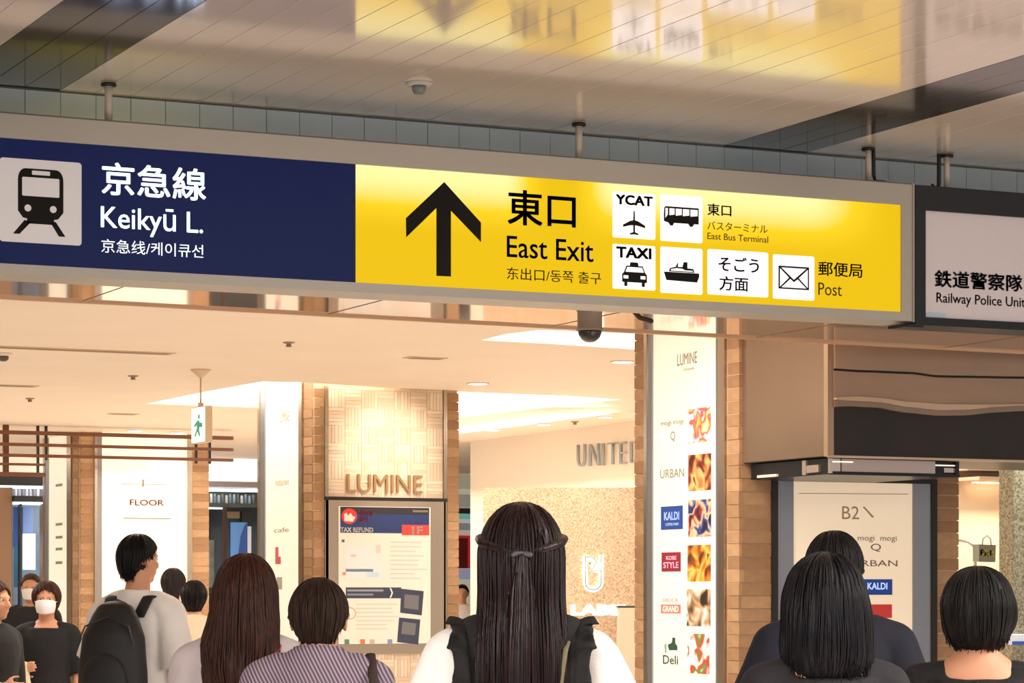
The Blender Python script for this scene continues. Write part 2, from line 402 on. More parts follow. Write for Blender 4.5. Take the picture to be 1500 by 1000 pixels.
CB = mat('black_cable', (28, 26, 25), .5)
x = onY(1283, 0, YS + .1).x
tube('power_cable', [(x, YS + .12, ZC - .0), (x + .002, YS + .12, ZC - .12), (x + .01, YS + .12, ZC - .15), (x + .05, YS + .1, zt + .02), (x + .06, YS + .1, zt)], .009, CB, sg, 8, True)
O1 = .0125 - .025   # panel surface sits 12 mm behind the frame face
def T(s, x0, x1, y0, y1, m='black', bold=0, o=-.011): return text(s, P, x0, x1, y0, y1, M[m], sg, o, bold)
# train pictogram
trp = Frame2(P, .5, 120.5, 229.5, 352.5, -.0115)
tp = trp.poly('pictogram_panel', rrect(0, 100, 0, 100, 4), M['dimw'], sg, 0, .002)
def ic(fr, pts, m='black', lift=.002, parent=None, name='pictogram'): return fr.poly(name, pts, M[m], parent, lift, .0008)
ic(trp, rrect(22, 77.5, 11, 76, 13, ru=9)[:6] + [(77.5, 62), (71, 70), (66, 71), (66, 77), (33, 77), (33, 71), (28, 70), (22, 62)] + rrect(22, 77.5, 11, 76, 13, ru=9)[-6:], parent=tp)
ic(trp, rrect(27, 72.5, 21.5, 44, 1.5), 'dimw', .003, tp, 'window_shape'); ic(trp, rrect(39, 61, 13.3, 18.3, 1), 'dimw', .003, tp, 'window_shape')
for u in (34, 65): ic(trp, circ(u, 58.5, 4.2), 'dimw', .003, tp, 'lamp_shape')
ic(trp, [(30, 73), (38, 75), (24, 90), (16, 90)], parent=tp); ic(trp, [(62, 75), (68, 73), (80, 90.5), (72, 90.5)], parent=tp)
text('京急線', P, 150, 303, 236, 284, M['wtext'], sg, -.011, .012)
text('Keikyū L.', P, 149, 298.5, 299.5, 342, M['wtext'], sg, -.011, .004)
text('京急线/케이큐선', P, 149.5, 299, 349, 369, M['wtext'], sg, -.011, .0)
poly('arrow', P, [(652.2, 266), (706, 325.5), (706, 354), (662, 308), (662, 404.5), (640.7, 403.5), (640.7, 304), (596.5, 347), (596, 319)], M['black'], sg, .0015, -.011)
T('東口', 745, 845, 276, 328, bold=.014); T('East Exit', 744, 871, 344.5, 376, bold=.004); T('东出口/동쪽 출구', 744, 882, 390.5, 408.5)
def wp(x0, x1, y0, y1):
    f = Frame2(P, x0, x1, y0, y1, -.0115); return f, f.poly('pictogram_panel', rrect(0, 100, 0, 100, 4), M['white'], sg, 0, .002)
def TT(par, s, x0, x1, y0, y1, bold=0): return text(s, P, x0, x1, y0, y1, M['black'], par, -.0085, bold)
f, q = wp(899, 961.5, 279.7, 346.8)            # airport
TT(q, 'YCAT', 903.5, 957.5, 283.8, 298.5, .03)
ic(f, [(48.5, 42), (50, 38), (51.5, 42), (52, 60), (60, 62), (76, 71), (76, 76), (60, 72), (52, 71), (52, 86), (60, 89), (60, 92), (50, 91), (40, 92), (40, 89), (48, 86), (48, 71), (40, 72), (24, 76), (24, 71), (40, 62), (48, 60)], parent=q)
f, q = wp(969, 1030.5, 283.7, 352)             # bus
ic(f, [(9, 28), (12, 25), (91, 25), (91, 60), (80, 60), (76, 66), (70, 66), (66, 60), (32, 60), (29, 66), (23, 66), (19, 60), (8, 57), (8, 40)], parent=q)
for a, b in ((11.5, 17), (21, 33), (36, 50), (53, 68), (71, 88)): ic(f, [(a, 29), (b, 29), (b, 42), (a, 44 if a > 15 else 50)], 'white', .003, q, 'window_shape')
f, q = wp(899, 961.5, 356.4, 421.9)            # taxi
TT(q, 'TAXI', 904, 955.5, 360.2, 376.4, .03)
ic(f, [(40, 43), (42, 39), (58, 39), (60, 43), (60, 47), (70, 47), (76, 62), (80, 66), (80, 84), (75, 84), (75, 93), (68, 93), (68, 84), (34, 84), (34, 93), (27, 93), (27, 84), (22, 84), (22, 66), (26, 62), (32, 47), (40, 47)], parent=q)
ic(f, [(34, 50), (68, 50), (72.5, 61), (29.5, 61)], 'white', .003, q, 'window_shape')
for u in (25, 65): ic(f, [(u, 69), (u + 11, 69), (u + 11, 76), (u, 76)], 'white', .003, q, 'lamp_shape')
f, q = wp(969, 1030.5, 360.4, 428)             # ferry
ic(f, [(8, 54), (92, 54), (92, 62), (87, 74), (14, 72)], parent=q)
ic(f, [(20, 53), (22, 46), (36, 42), (40, 34), (42, 34), (41, 42), (52, 42), (55, 31), (64, 31), (64, 44), (78, 45), (81, 53)], parent=q)
ic(f, [(24, 51), (25, 48), (38, 45), (52, 46), (58, 49), (76, 49), (77, 51)], 'white', .003, q, 'window_shape')
f, q = wp(1038, 1127, 364, 430.5)              # department store
TT(q, 'そごう', 1054, 1113, 374.5, 396, .01); TT(q, '方面', 1055, 1097.5, 403.5, 424.5, .01)
f, q = wp(1134, 1194.5, 371.7, 436.6)          # post
ic(f, rrect(13, 87, 25, 77, 1), parent=q)
for pts in ([(20, 29), (80, 29), (50, 55)], [(16.5, 31), (38, 51), (16.5, 72)], [(83.5, 31), (83.5, 72), (62, 51)], [(20, 73.5), (41, 54), (50, 61), (59, 54), (80, 73.5)]): ic(f, pts, 'white', .003, q, 'flap_shape')
T('東口', 1038, 1073, 297, 314.5, 'brown', .012); T('バスターミナル', 1038, 1126, 323, 335.5, 'brown'); T('East Bus Terminal', 1038, 1127, 340, 349.5, 'brown')
T('郵便局', 1200.5, 1265, 382, 403, 'brown', .008); T('Post', 1200.5, 1235, 413, 431.5, 'brown')

# ---- black framed sign
XK0, XK1 = P.a(1340), P.a(1340) + 2.3
s2 = empty('police_sign', ((XK0 + XK1) / 2, YS + .1, 2.655), 'black framed hanging sign with grey Railway Police Unit lettering', 'sign')
KF = mat('black_sign_frame', (26, 29, 33), .35, .3)
z1, z0 = onY(1340, 270.5, YS).z, onY(1340, 475.5, YS).z; i1, i0 = onY(1355, 308, YS).z, onY(1355, 464.5, YS).z; xi = P.a(1355)
box('case', (XK0, YS + .02, z0), (XK1, YS + .22, z1), KF, s2)
vs = []; fs = []
for a, b in (((XK0, YS - .006, i1), (XK1, YS + .02, z1)), ((XK0, YS - .006, z0), (XK1, YS + .02, i0)), ((XK0, YS - .006, i0), (xi, YS + .02, i1)), ((XK1 - .06, YS - .006, i0), (XK1, YS + .02, i1))):
    k = len(vs); vs += boxv(a, b); fs += [tuple(i + k for i in f) for f in BF]
mk('front_frame', vs, fs, KF, s2)
box('panel', (xi, YS + .008, i0), (XK1 - .06, YS + .018, i1), mat('grey_sign_panel', (196, 187, 189), .5, emit=.08, ecol=(255, 245, 250)), s2)
GT = mat('grey_letter_film', (112, 110, 112), .5)
text('鉄道警察隊', P, 1370, 1499, 394.5, 420, GT, s2, -.007, .022); text('Railway Police Unit', P, 1373, 1503, 428, 447, mat('grey_letter_film_light', (126, 120, 122), .5), s2, -.007, .004)
rect('sticker', P, 1357.5, 1386.5, 456.5, 464, mat('pale_blue_sticker', (178, 200, 215), .5), s2, .0015, -.0075)
box('bracket', (P.a(1325), YS - .004, z0 - .012), (P.a(1352), YS + .1, z0 - .0005), KF, s2)
for px in (1387, 1540):
    x = onY(px, 0, YS + .12).x; tube('hanger_pole', [(x, YS + .12, z1), (x, YS + .12, ZC - .004)], .014, mat('painted_pole', (205, 196, 184), .4), s2, 14)
    lathe('ceiling_flange', (x, YS + .12, ZC - .012), [(.03, 0), (.032, .004), (.03, .012)], M['darksteel'], s2)
x = onY(1379, 0, YS + .1).x
tube('power_cable', [(x, YS + .12, ZC), (x, YS + .12, ZC - .14), (x - .01, YS + .12, ZC - .17), (x - .05, YS + .1, z1 + .02), (x - .055, YS + .1, z1)], .010, CB, s2, 8, True)

# ---- dome camera, second bracket and ceiling sensor
c = onZ(864, 447, ZS); dc = empty('security_camera', (c.x, c.y, ZS - .14), 'dark dome security camera hanging below the sign', 'camera')
c = Vector((c.x, YB + .35, ZS)); r = onY(864, 470, c.y); c.x = r.x; dc.location = (c.x, c.y, ZS - .16)
lathe('housing', c, [(.062, 0), (.062, -.006), (.058, -.01), (.058, -.082), (.063, -.088), (.063, -.096), (.05, -.098)], mat('camera_housing', (148, 138, 126), .4), dc)
lathe('dome', c + Vector((0, 0, -.096)), [(.056, 0)] + [(.056 * math.cos(R(a)), -.056 * math.sin(R(a))) for a in range(10, 91, 10)], mat('smoked_dome', (14, 14, 16), .06, coat=.6), dc)
c2 = onY(937, 452, YB + .3); tube('lens_arm', [(c2.x - .03, c2.y, ZS - .002), (c2.x, c2.y, ZS - .03), (c2.x + .05, c2.y - .02, ZS - .045)], .012, M['darksteel'], None, 8, True)
tag(bpy.data.objects['lens_arm'], 'small dark bracket under the soffit beside the dome camera', 'bracket'); bpy.data.objects['lens_arm'].name = 'soffit_bracket'
c = onZ(614, 121, ZC); sn = empty('ceiling_sensor', (c.x, c.y, ZC - .05), 'small grey round sensor on the plank ceiling above the arrow', 'sensor')
lathe('base', c, [(.055, 0), (.055, -.008), (.045, -.014)], mat('sensor_plastic', (178, 176, 172), .4), sn)
lathe('head', c + Vector((0, 0, -.012)), [(.03, 0), (.028, -.02), (.02, -.034), (.008, -.038)], mat('sensor_head', (110, 116, 116), .3), sn)

# ================================================================== BRICK PILLARS
BC = [(176, 138, 102), (166, 128, 92), (186, 148, 110), (158, 120, 86)]
BM = [mat('brick_%d' % i, c, .75, var=.10, vscale=25, bump=.08, bscale=90) for i, c in enumerate(BC)]
COURSE = .0735
bcache = {}
def bricks(parent, kind, face, a0, a1, ztop):
    """stretcher courses of single bricks on a strip; kind X / Y face"""
    lo, hi = min(a0, a1), max(a0, a1); wd_ = hi - lo; k = (kind, round(wd_, 3))
    if k not in bcache:
        ms = []
        for m in BM:
            v = boxv((0, 0, 0), (wd_, .03, COURSE - .006)) if kind == 'Y' else boxv((0, 0, 0), (.03, wd_, COURSE - .006))
            me = bpy.data.meshes.new('brick'); me.from_pydata(v, [], BF)
            bm = bmesh.new(); bm.from_mesh(me); bmesh.ops.recalc_face_normals(bm, faces=bm.faces)
            bm.to_mesh(me); bm.free(); me.materials.append(m); ms.append(me)
        bcache[k] = ms
    z = .01; off = wloc(parent)
    while z + COURSE < ztop + .02:
        o = bpy.data.objects.new('brick', random.choice(bcache[k])); COL.objects.link(o); o.parent = parent
        j = random.uniform(-.0025, .0025)
        o.location = (Vector((lo, face + j - .002, z)) if kind == 'Y' else Vector((face + j - .002, lo, z))) - off
        z += COURSE
LOGO = mat('logo_grey', (138, 134, 118), .5)
def pillar(corner, side_px, front_px, label, top, X0, Y0, sideL, frontW):
    p = empty('brick_pillar', (X0 + frontW / 2, Y0 + sideL / 2, 0), label, 'pillar')
    box('core', (X0 + .003, Y0 + .003, 0), (X0 + frontW - .012, Y0 + sideL - .012, top), M['mortar'], p)
    return p
X0 = 7.62
SX = PlX(X0)
def strips(p, pl, items, ztop):
    for kind, a, b in items:
        aa, bb = pl.a(a), pl.a(b)
        if kind == 'brick': bricks(p, 'X' if isinstance(pl, PlX) else 'Y', pl.c, aa, bb, ztop)
        else:
            d = {'steel': .018, 'dark': .022, 'blue': .012, 'cream': .002, 'cream2': .002}[kind]
            m = {'steel': M['steel'], 'dark': M['darksteel'], 'blue': M['bluesteel'], 'cream': M['cream'], 'cream2': M['cream2']}[kind]
            nm = {'steel': 'steel_post', 'dark': 'dark_frame', 'blue': 'steel_frame', 'cream': 'lit_panel', 'cream2': 'lit_panel'}[kind]
            prism(nm, [pl.at(aa, .02, -.012), pl.at(bb, .02, -.012), pl.at(bb, ztop, -.012), pl.at(aa, ztop, -.012)], pl.n, d + .012, m, p)
# pillar 3 (nearest)
Y3 = 13.0; F3 = PlY(Y3); W3 = F3.a(1405) - X0; L3 = SX.a(930) - Y3
p3 = pillar(0, 0, 0, 'nearest brick pillar with pictures and shop logos on its lit side panel', ZM, X0, Y3, L3, W3)
strips(p3, SX, [('brick', 930, 946), ('steel', 946.5, 951), ('blue', 951, 957.5), ('cream', 957.5, 1051), ('blue', 1051, 1055), ('steel', 1055, 1064.5), ('brick', 1066, 1083)], ZM)
strips(p3, F3, [('brick', 1086, 1129)], ZM); strips(p3, F3, [('dark', 1129, 1137), ('blue', 1137, 1161), ('cream2', 1161, 1336), ('blue', 1336, 1362), ('dark', 1362, 1370)], 2.06)
strips(p3, F3, [('brick', 1371, 1404)], ZM)
rect('dark_frame', F3, 1129, 1370, 697, 704, M['darksteel'], p3, .024)
# pillar 2
Y2 = 19.45; F2 = PlY(Y2); W2 = F2.a(672) - X0; L2 = SX.a(380) - Y2
p2 = pillar(0, 0, 0, 'brick pillar with woven beige panel and framed floor guide poster', ZM + .06, X0, Y2, L2, W2)
cp = SX.a(380); strips(p2, SX, [('steel', 380, 383), ('blue', 383, 389.5), ('cream', 389.5, 440), ('steel', 440, 444.5), ('brick', 445, 458)], ZM + .06)
strips(p2, F2, [('brick', 461, 474), ('steel', 475, 480), ('steel', 649, 654), ('brick', 655.5, 672)], ZM)
# pillar 1
Y1 = 26.0; F1 = PlY(Y1); W1 = F1.a(307) - X0; L1 = SX.a(64) - Y1
p1 = pillar(0, 0, 0, 'farthest brick pillar with wide glowing white panel behind the man with the backpack', ZM, X0, Y1, L1, W1)
strips(p1, SX, [('steel', 65, 68), ('blue', 68, 72), ('cream', 72, 100), ('steel', 100, 106), ('brick', 107, 115)], ZM)
strips(p1, F1, [('brick', 118, 137), ('steel', 138, 142), ('blue', 142, 149), ('cream', 149, 274), ('steel', 274, 281), ('brick', 282, 306)], ZM)

# ---- woven panel on pillar 2: basket weave of laths
WV = [mat('weave_lath_%d' % i, c, .55, var=.04) for i, c in enumerate([(232, 212, 188), (224, 202, 176), (238, 220, 198)])]
def weave(pl, xa_, xb_, za, zb_, parent):
    a0, a1 = pl.a(xa_), pl.a(xb_); n = 7; cell = (a1 - a0) / n; nz = int((zb_ - za) / cell) + 1
    base = prism('woven_panel', [pl.at(a0, za, -.012), pl.at(a1, za, -.012), pl.at(a1, zb_, -.012), pl.at(a0, zb_, -.012)], pl.n, .01, WV[1], parent)
    for mi in range(3):
        vs = []; fs = []
        for i in range(n):
            for j in range(nz):
                for k in range(5):
                    if random.Random(i * 131 + j * 17 + k).randrange(3) != mi: continue
                    if (i + j) % 2: q0, q1, r0, r1 = a0 + i * cell + cell * k / 5 + .002, a0 + i * cell + cell * (k + 1) / 5 - .002, za + j * cell + .002, za + (j + 1) * cell - .002
                    else: q0, q1, r0, r1 = a0 + i * cell + .002, a0 + (i + 1) * cell - .002, za + j * cell + cell * k / 5 + .002, za + j * cell + cell * (k + 1) / 5 - .002
                    r1 = min(r1, zb_)
                    if r0 >= r1: continue
                    h = random.Random(i + j * 7 + k).uniform(.001, .003); kk = len(vs)
                    vs += [pl.at(q0, r0, -.002), pl.at(q1, r0, -.002), pl.at(q1, r1, -.002), pl.at(q0, r1, -.002), pl.at(q0, r0, h), pl.at(q1, r0, h), pl.at(q1, r1, h), pl.at(q0, r1, h)]
                    fs += [tuple(a + kk for a in f) for f in BF]
        o = mk('woven_laths', vs, fs, WV[mi], base); o['kind'] = 'stuff'
zt2, zm2 = ZM, F2.z(480, 727.5)
weave(F2, 480.5, 648.5, zm2, ZM - .002, p2); weave(F2, 480.5, 648.5, .05, F2.z(480, 958), p2)
text('LUMINE', F2, 507, 617, 694, 721, mat('bronze_letters', (176, 142, 104), .35, .5), p2, .012, .0, t=.02)
rect('panel_rail', F2, 475, 654, 727, 732, M['darksteel'], p2, .02)
# poster case
pc = rect('poster_case', F2, 476, 651.5, 732, 958, mat('poster_case_steel', (178, 164, 150), .3, .6), p2, .03, -.012)
a0, a1 = F2.a(494.5), F2.a(629.5)
ps = rect('floor_guide_poster', F2, 494.5, 629, 741, 943, M['paper'], pc, .003, .0185)
def PR(x0, x1, y0, y1, c, o=.0225, e=.1): return rect('print_area', F2, x0, x1, y0, y1, mat('ink_%d_%d_%d' % c, c, .5, emit=e, ecol=c), ps, .0006, o)
PR(497, 627, 742, 780, (40, 58, 112)); PR(497, 627, 742, 752, (44, 40, 48), .0232); PR(587, 627, 768.5, 783.5, (222, 72, 62), .0235)
text('1F', F2, 602, 617, 771, 782, M['paper'], ps, .0245, .02, t=.0005)
rect('print_area', F2, 498, 523, 745, 768, mat('ink_red', (225, 62, 58), .5, emit=.1), ps, .0005, .0238).data
o = poly('print_area', F2, circ(510, 756, 11.5, 20), mat('ink_red', (225, 62, 58), .5), ps, .0006, .0244)
bpy.data.objects.remove([q for q in ps.children if q.data.materials[0].name == 'ink_red'][0])
poly('print_area', F2, [(502, 753), (506, 751), (508, 755), (512, 751), (515, 756), (519, 757), (515, 764), (503, 763)], M['paper'], ps, .0005, .0252)
text('免税店\n案内', F2, 524, 544, 747, 765, mat('ink_magenta', (186, 70, 110), .5, emit=.15), ps, .0245, .01, t=.0005)
text('TAX REFUND', F2, 497, 545, 772, 779, M['paper'], ps, .0245, .03, t=.0005)
rect('print_area', F2, 603, 625, 747, 750, mat('ink_beige', (140, 128, 118), .5), ps, .0005, .0242)
PR(499, 503, 790, 794, (90, 100, 104)); PR(505, 560, 800, 848, (228, 230, 228)); PR(500, 545, 833, 837, (216, 224, 224)); PR(535, 553, 838, 845, (200, 220, 232), .0232)
PR(512, 520, 812, 815, (232, 196, 184), .0232); PR(549, 556, 798, 810, (236, 208, 196), .0232); PR(500, 505, 838, 842, (236, 140, 110), .0232)
for i in range(9): PR(570, 570 + random.randint(35, 54), 793 + i * 6.6, 794.6 + i * 6.6, (214, 206, 192))
PR(505, 586, 860, 876, (58, 62, 84)); PR(507, 560, 863, 866, (150, 154, 164), .0232); PR(507, 545, 869, 872, (130, 136, 150), .0232)
text('❯', F2, 569, 574, 861, 875, M['paper'], ps, .0236, .0, t=.0005)
for i in range(7): PR(520, 520 + random.randint(45, 64), 884 + i * 6, 885.5 + i * 6, (216, 206, 192))
for pts, ins in (([(586, 862), (619, 865.5), (616, 901), (584.5, 897)], [(591, 870), (612, 872), (611, 893), (590, 890)]), ([(583, 904), (614, 907), (611, 943.5), (580, 940)], [(588, 910), (608, 913), (606, 930), (586, 928)])):
    poly('print_area', F2, pts, mat('ink_58_62_84', (58, 62, 84), .5), ps, .0006, .023); poly('print_area', F2, ins, mat('ink_fade', (118, 118, 124), .5), ps, .0005, .0238)
for x, c_ in ((503, (90, 140, 120)), (526, (228, 118, 80)), (540, (200, 176, 160)), (566, (132, 146, 180))): PR(x, x + 7, 936, 943, c_)
poly('print_area', F2, circ(511, 898, 9, 18), mat('ink_pink', (222, 178, 172), .5), ps, .0005, .0236); poly('print_area', F2, circ(511, 898, 7.5, 18), M['paper'], ps, .0005, .0242)

# ---- prints on pillar 3's side panel
SP = [q for q in p3.children if q.name.startswith('lit_panel')][0]
PICS = [(1009.5, 1042, 598, 648, [(225, 200, 190), (240, 240, 235), (200, 60, 70), (240, 190, 90), (245, 243, 238)], 22),
        (1009, 1042.5, 665, 718, [(70, 24, 12), (130, 50, 25), (214, 130, 70), (240, 190, 120), (90, 30, 16)], 24),
        (1009, 1042.5, 731, 785, [(20, 18, 40), (40, 60, 130), (225, 190, 140), (150, 40, 60), (30, 26, 30)], 24),
        (1008, 1042, 797, 850, [(40, 24, 14), (110, 50, 20), (235, 130, 30), (250, 190, 90), (60, 40, 24)], 20),
        (1007, 1041.5, 861, 915, [(30, 24, 20), (60, 40, 28), (190, 150, 110), (235, 225, 215), (40, 24, 18)], 20),
        (1008, 1040, 926, 984, [(245, 240, 225), (240, 235, 215), (200, 40, 40), (90, 130, 60), (240, 232, 210)], 20)]
for i, (x0, x1, y0, y1, cs, sc_) in enumerate(PICS):
    rect('food_photo', SX, x0, x1, y0 + 1.5, y1 + 1.5, picture('food_photo_%d' % i, cs, sc_, i + 1), SP, .001, .0035)
lb = rect('shop_logo', SX, 969, 1001, 742, 776, mat('logo_blue', (24, 72, 160), .5, emit=.35), SP, .001, .0035)
text('KALDI', SX, 974, 996, 750, 762, mat('logo_pale', (190, 200, 225), .5, emit=.3), lb, .0055, .02, t=.0005); text('COFFEE FARM', SX, 976, 995, 766, 770, mat('logo_pale', (190, 200, 225), .5), lb, .0055, 0, t=.0005)
lb = rect('shop_logo', SX, 970, 998, 809, 837, mat('logo_crimson', (150, 28, 52), .5, emit=.3), SP, .001, .0035)
text('KOBE', SX, 977, 992, 814, 820, mat('logo_pink', (228, 190, 196), .5, emit=.3), lb, .0055, .02, t=.0005); text('STYLE', SX, 973, 995, 823, 832, mat('logo_pink', (228, 190, 196), .5), lb, .0055, .02, t=.0005)
lb = rect('shop_logo', SX, 969, 998, 885, 898, mat('logo_salmon', (216, 130, 122), .5, emit=.4), SP, .001, .0035)
text('GRAND', SX, 972, 995, 887, 896, mat('logo_pink2', (240, 220, 206), .5, emit=.4), lb, .0055, .02, t=.0005); text('DELICA', SX, 972, 994, 876, 881, mat('logo_salmon', (216, 130, 122), .5), SP, .004, 0, t=.0005)
G = mat('logo_green', (30, 84, 66), .5)
poly('shop_logo', SX, [(979, 944), (985, 941), (986, 933), (990, 934), (990, 942), (993, 946), (993, 952), (981, 952)], G, SP, .001, .0035); poly('shop_logo', SX, [(974, 944), (977, 941), (977, 956), (975, 956)], mat('logo_green_pale', (150, 176, 158), .5), SP, .001, .0035)
text('Deli', SX, 972, 994, 959, 972, mat('logo_grey2', (176, 184, 164), .5), SP, .004, .01, t=.0005)
for s, x0, x1, y0, y1 in (('LUMINE', 993, 1022, 519, 536), ('YOKOHAMA', 1001, 1018, 540, 543.5), ('mogi mogi', 969, 1002, 617, 626), ('Q', 983, 990, 632, 647), ('URBAN', 968, 1003, 688, 701)):
    text(s, SX, x0, x1, y0, y1, LOGO, SP, .004, 0, t=.0005)
# ---- prints on pillar 3's front panel
FP = [q for q in p3.children if q.name.startswith('lit_panel')][1]
BR = mat('logo_brown', (170, 140, 116), .5); GY = mat('logo_dark', (110, 100, 96), .5)
text('B2', F3, 1233, 1258, 741, 760, BR, FP, .004, 0, t=.0005); poly('shop_logo', F3, [(1263, 742), (1266, 742), (1280, 757), (1277, 758)], BR, FP, .001, .003)
for s, x0, x1, y0, y1 in (('mogi  mogi', 1256, 1313, 784, 794), ('Q', 1275, 1290, 796, 808), ('URBAN', 1246, 1314, 820, 829)): text(s, F3, x0, x1, y0, y1, GY, FP, .004, 0, t=.0005)
lb = rect('shop_logo', F3, 1250, 1306.5, 848, 871, mat('logo_blue', (24, 72, 160), .5), FP, .001, .0035); text('KALDI', F3, 1270, 1299, 853, 863, mat('logo_pale', (190, 200, 225), .5), lb, .0055, .02, t=.0005)
rect('shop_logo', F3, 1250, 1306, 885, 905, mat('logo_red', (214, 62, 58), .5), FP, .001, .0035)
poly('header_line', F3, [(1170, 722), (1330, 723), (1330, 724), (1170, 723)], BR, FP, .001, .003)
# ---- prints on pillar 2's side, pillar 1's panels
SP = [q for q in p2.children if q.name.startswith('lit_panel')][0]
rect('shop_logo', SX, 404, 408.5, 801, 826, mat('logo_red2', (214, 92, 100), .5, emit=.3), SP, .001, .0035); rect('shop_logo', SX, 408.5, 412, 815, 826, mat('logo_red2', (214, 92, 100), .5), SP, .001, .0035)
rect('shop_logo', SX, 406, 414, 845, 863, mat('logo_greyc', (172, 170, 160), .5), SP, .001, .0035); text('LUMINE', SX, 410, 424, 604, 619, LOGO, SP, .004, 0, t=.0005)
text('restaurant', SX, 404, 424, 704, 712, mat('logo_peach', (226, 168, 136), .5), SP, .004, 0, t=.0005); text('cafe', SX, 402, 424, 773, 780, LOGO, SP, .004, 0, t=.0005)
P1s = [q for q in p1.children if q.name.startswith('lit_panel')]
text('FLOOR', F1, 190, 240, 731, 740, mat('logo_peach', (226, 168, 136), .5), P1s[1], .004, .02, t=.0005); rect('header_line', F1, 178, 248, 708, 709, LOGO, P1s[1], .001, .003); rect('header_line', F1, 208, 211, 702, 713, LOGO, P1s[1], .001, .0045)
for y in (709, 766, 785, 802, 822): rect('shop_logo', SX, 82, 92, y, y + 4, LOGO, P1s[0], .001, .0035)
rect('header_line', F1, 180, 250, 758, 759.5, LOGO, P1s[1], .001, .003)

# ================================================================== METAL BULKHEAD over pillar 3
YH = 12.1; H = PlY(YH); XH = 7.64; HX = PlX(XH)
bh = empty('metal_bulkhead', (10.4, 12.5, 2.148), 'dropped metal bulkhead, mirror side panel, mirror front with its reflections modelled as wavy beige bands over dark', 'bulkhead')
zbh = CAMZ + .728
box('body', (XH + .01, YH + .01, zbh), (13.2, Y3 - .002, ZM), mat('bulkhead_dark_reflection', (44, 38, 35), .35, .3, var=.15, vscale=3), bh)  # dark colour stands for the dark part of the front's reflection
box('mirror_panel', (XH, YH + .03, zbh + .004), (XH + .01, Y3 - .004, ZM), mat('mirror_beige_panel', (150, 128, 108), .18, .6, var=.03, vscale=2), bh)
box('corner_trim', (XH - .008, YH - .01, zbh), (XH + .03, YH + .03, ZM), mat('corner_brass', (178, 150, 124), .3, .6), bh)
def wavy(name, top, bot, m, o, t):  # reflections in the mirror-finish front, built as coloured wavy relief
    def sm(pts, x):
        for i in range(len(pts) - 1):
            if x <= pts[i + 1][0]:
                u = (x - pts[i][0]) / (pts[i + 1][0] - pts[i][0]); u = u * u * (3 - 2 * u) * .6 + u * .4
                return pts[i][1] * (1 - u) + pts[i + 1][1] * u
        return pts[-1][1]
    xs = [1219 + (1760 - 1219) * i / 48 for i in range(49)]
    return poly(name, H, [(x, sm(top, x)) for x in xs] + [(x, sm(bot, x)) for x in xs[::-1]], m, bh, t, o)
BE = mat('bulkhead_reflection_beige', (176, 150, 128), .35, .3, var=.05, vscale=2, stretch=(1, 1, 6)); BE2 = mat('rail_and_reflection_beige', (206, 180, 152), .3, .3)
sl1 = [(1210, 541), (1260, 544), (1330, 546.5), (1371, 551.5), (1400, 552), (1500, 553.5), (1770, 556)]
wavy('reflection_band', [(1210, 470), (1770, 480)], [(x, y - 1.6) for x, y in sl1], BE, -.01, .04)
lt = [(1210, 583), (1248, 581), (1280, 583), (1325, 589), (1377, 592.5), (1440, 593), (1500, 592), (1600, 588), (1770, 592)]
wavy('reflection_band', [(x, y + 1.6) for x, y in sl1], lt, BE, -.01, .03)
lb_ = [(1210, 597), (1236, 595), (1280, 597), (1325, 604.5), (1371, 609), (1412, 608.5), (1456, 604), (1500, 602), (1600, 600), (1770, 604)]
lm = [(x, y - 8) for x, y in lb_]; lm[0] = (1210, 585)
wavy('reflection_lip', lt, lm, BE2, -.01, .05); wavy('reflection_lip', lm, lb_, mat('reflection_lip_dark', (148, 126, 108), .35, .3), -.01, .035)
box('bottom_rail', (XH, YH - .014, zbh - .006), (13.2, YH + .012, zbh + .006), BE2, bh)
# ---- glass and steel canopy below it
cn = empty('glass_canopy', (8.4, 12.5, 2.055), 'low dark framed glass and steel canopy above the B2 panel', 'canopy')
KM = mat('canopy_black', (30, 31, 34), .3, .4); LG = mat('canopy_lilac_glass', (186, 166, 158), .12, .2, coat=.5); SV = mat('canopy_steel', (206, 190, 176), .2, .7)
xe = PlY(YH + .05).a(1405)
box('slab', (XH + .04, YH + .07, 2.056), (xe - .02, Y3 - .03, 2.142), KM, cn)
CF = PlY(YH + .05); CS = PlX(XH + .03)
zc0, zc1 = 2.06, 2.14
for i, (a, b, m) in enumerate(((1233, 1370, LG), (1219, 1231, SV))):
    box('glass_panel' if m is LG else 'steel_block', (CF.a(a), YH + .05, zc0 + .012), (CF.a(b), YH + .071, zc1), m, cn)
box('front_rail', (XH + .03, YH + .045, zc0 - .006), (xe, YH + .075, zc0 + .01), KM, cn); box('light_strip', (CF.a(1370), YH + .062, zc0 + .055), (CF.a(1402), YH + .069, zc0 + .062), mat('strip_white', (250, 240, 228), .4, emit=.8), cn)
box('steel_block', (CF.a(1385), YH + .062, zc0 + .02), (CF.a(1401), YH + .069, zc0 + .045), SV, cn); box('light_strip', (CF.a(1218), YH + .045, zc0 + .06), (CF.a(1249), YH + .05, zc0 + .067), mat('strip_white', (250, 240, 228), .4, emit=.8), cn)
box('end_post', (xe - .02, YH + .05, zc0), (xe, YH + .3, zc1), KM, cn)
for a, b, z0_, z1_, m in ((1176, 1181.5, 0, .08, SV), (1182, 1200, .01, .05, SV), (1110, 1138, .004, .018, mat('strip_cream', (224, 200, 176), .4, emit=.4)), (1214, 1217, 0, .08, SV)):
    y_a, y_b = CS.a(a), CS.a(b); box('steel_block', (XH + .025, min(y_a, y_b), zc0 + z0_), (XH + .04, max(y_a, y_b), zc0 + z1_), m, cn)

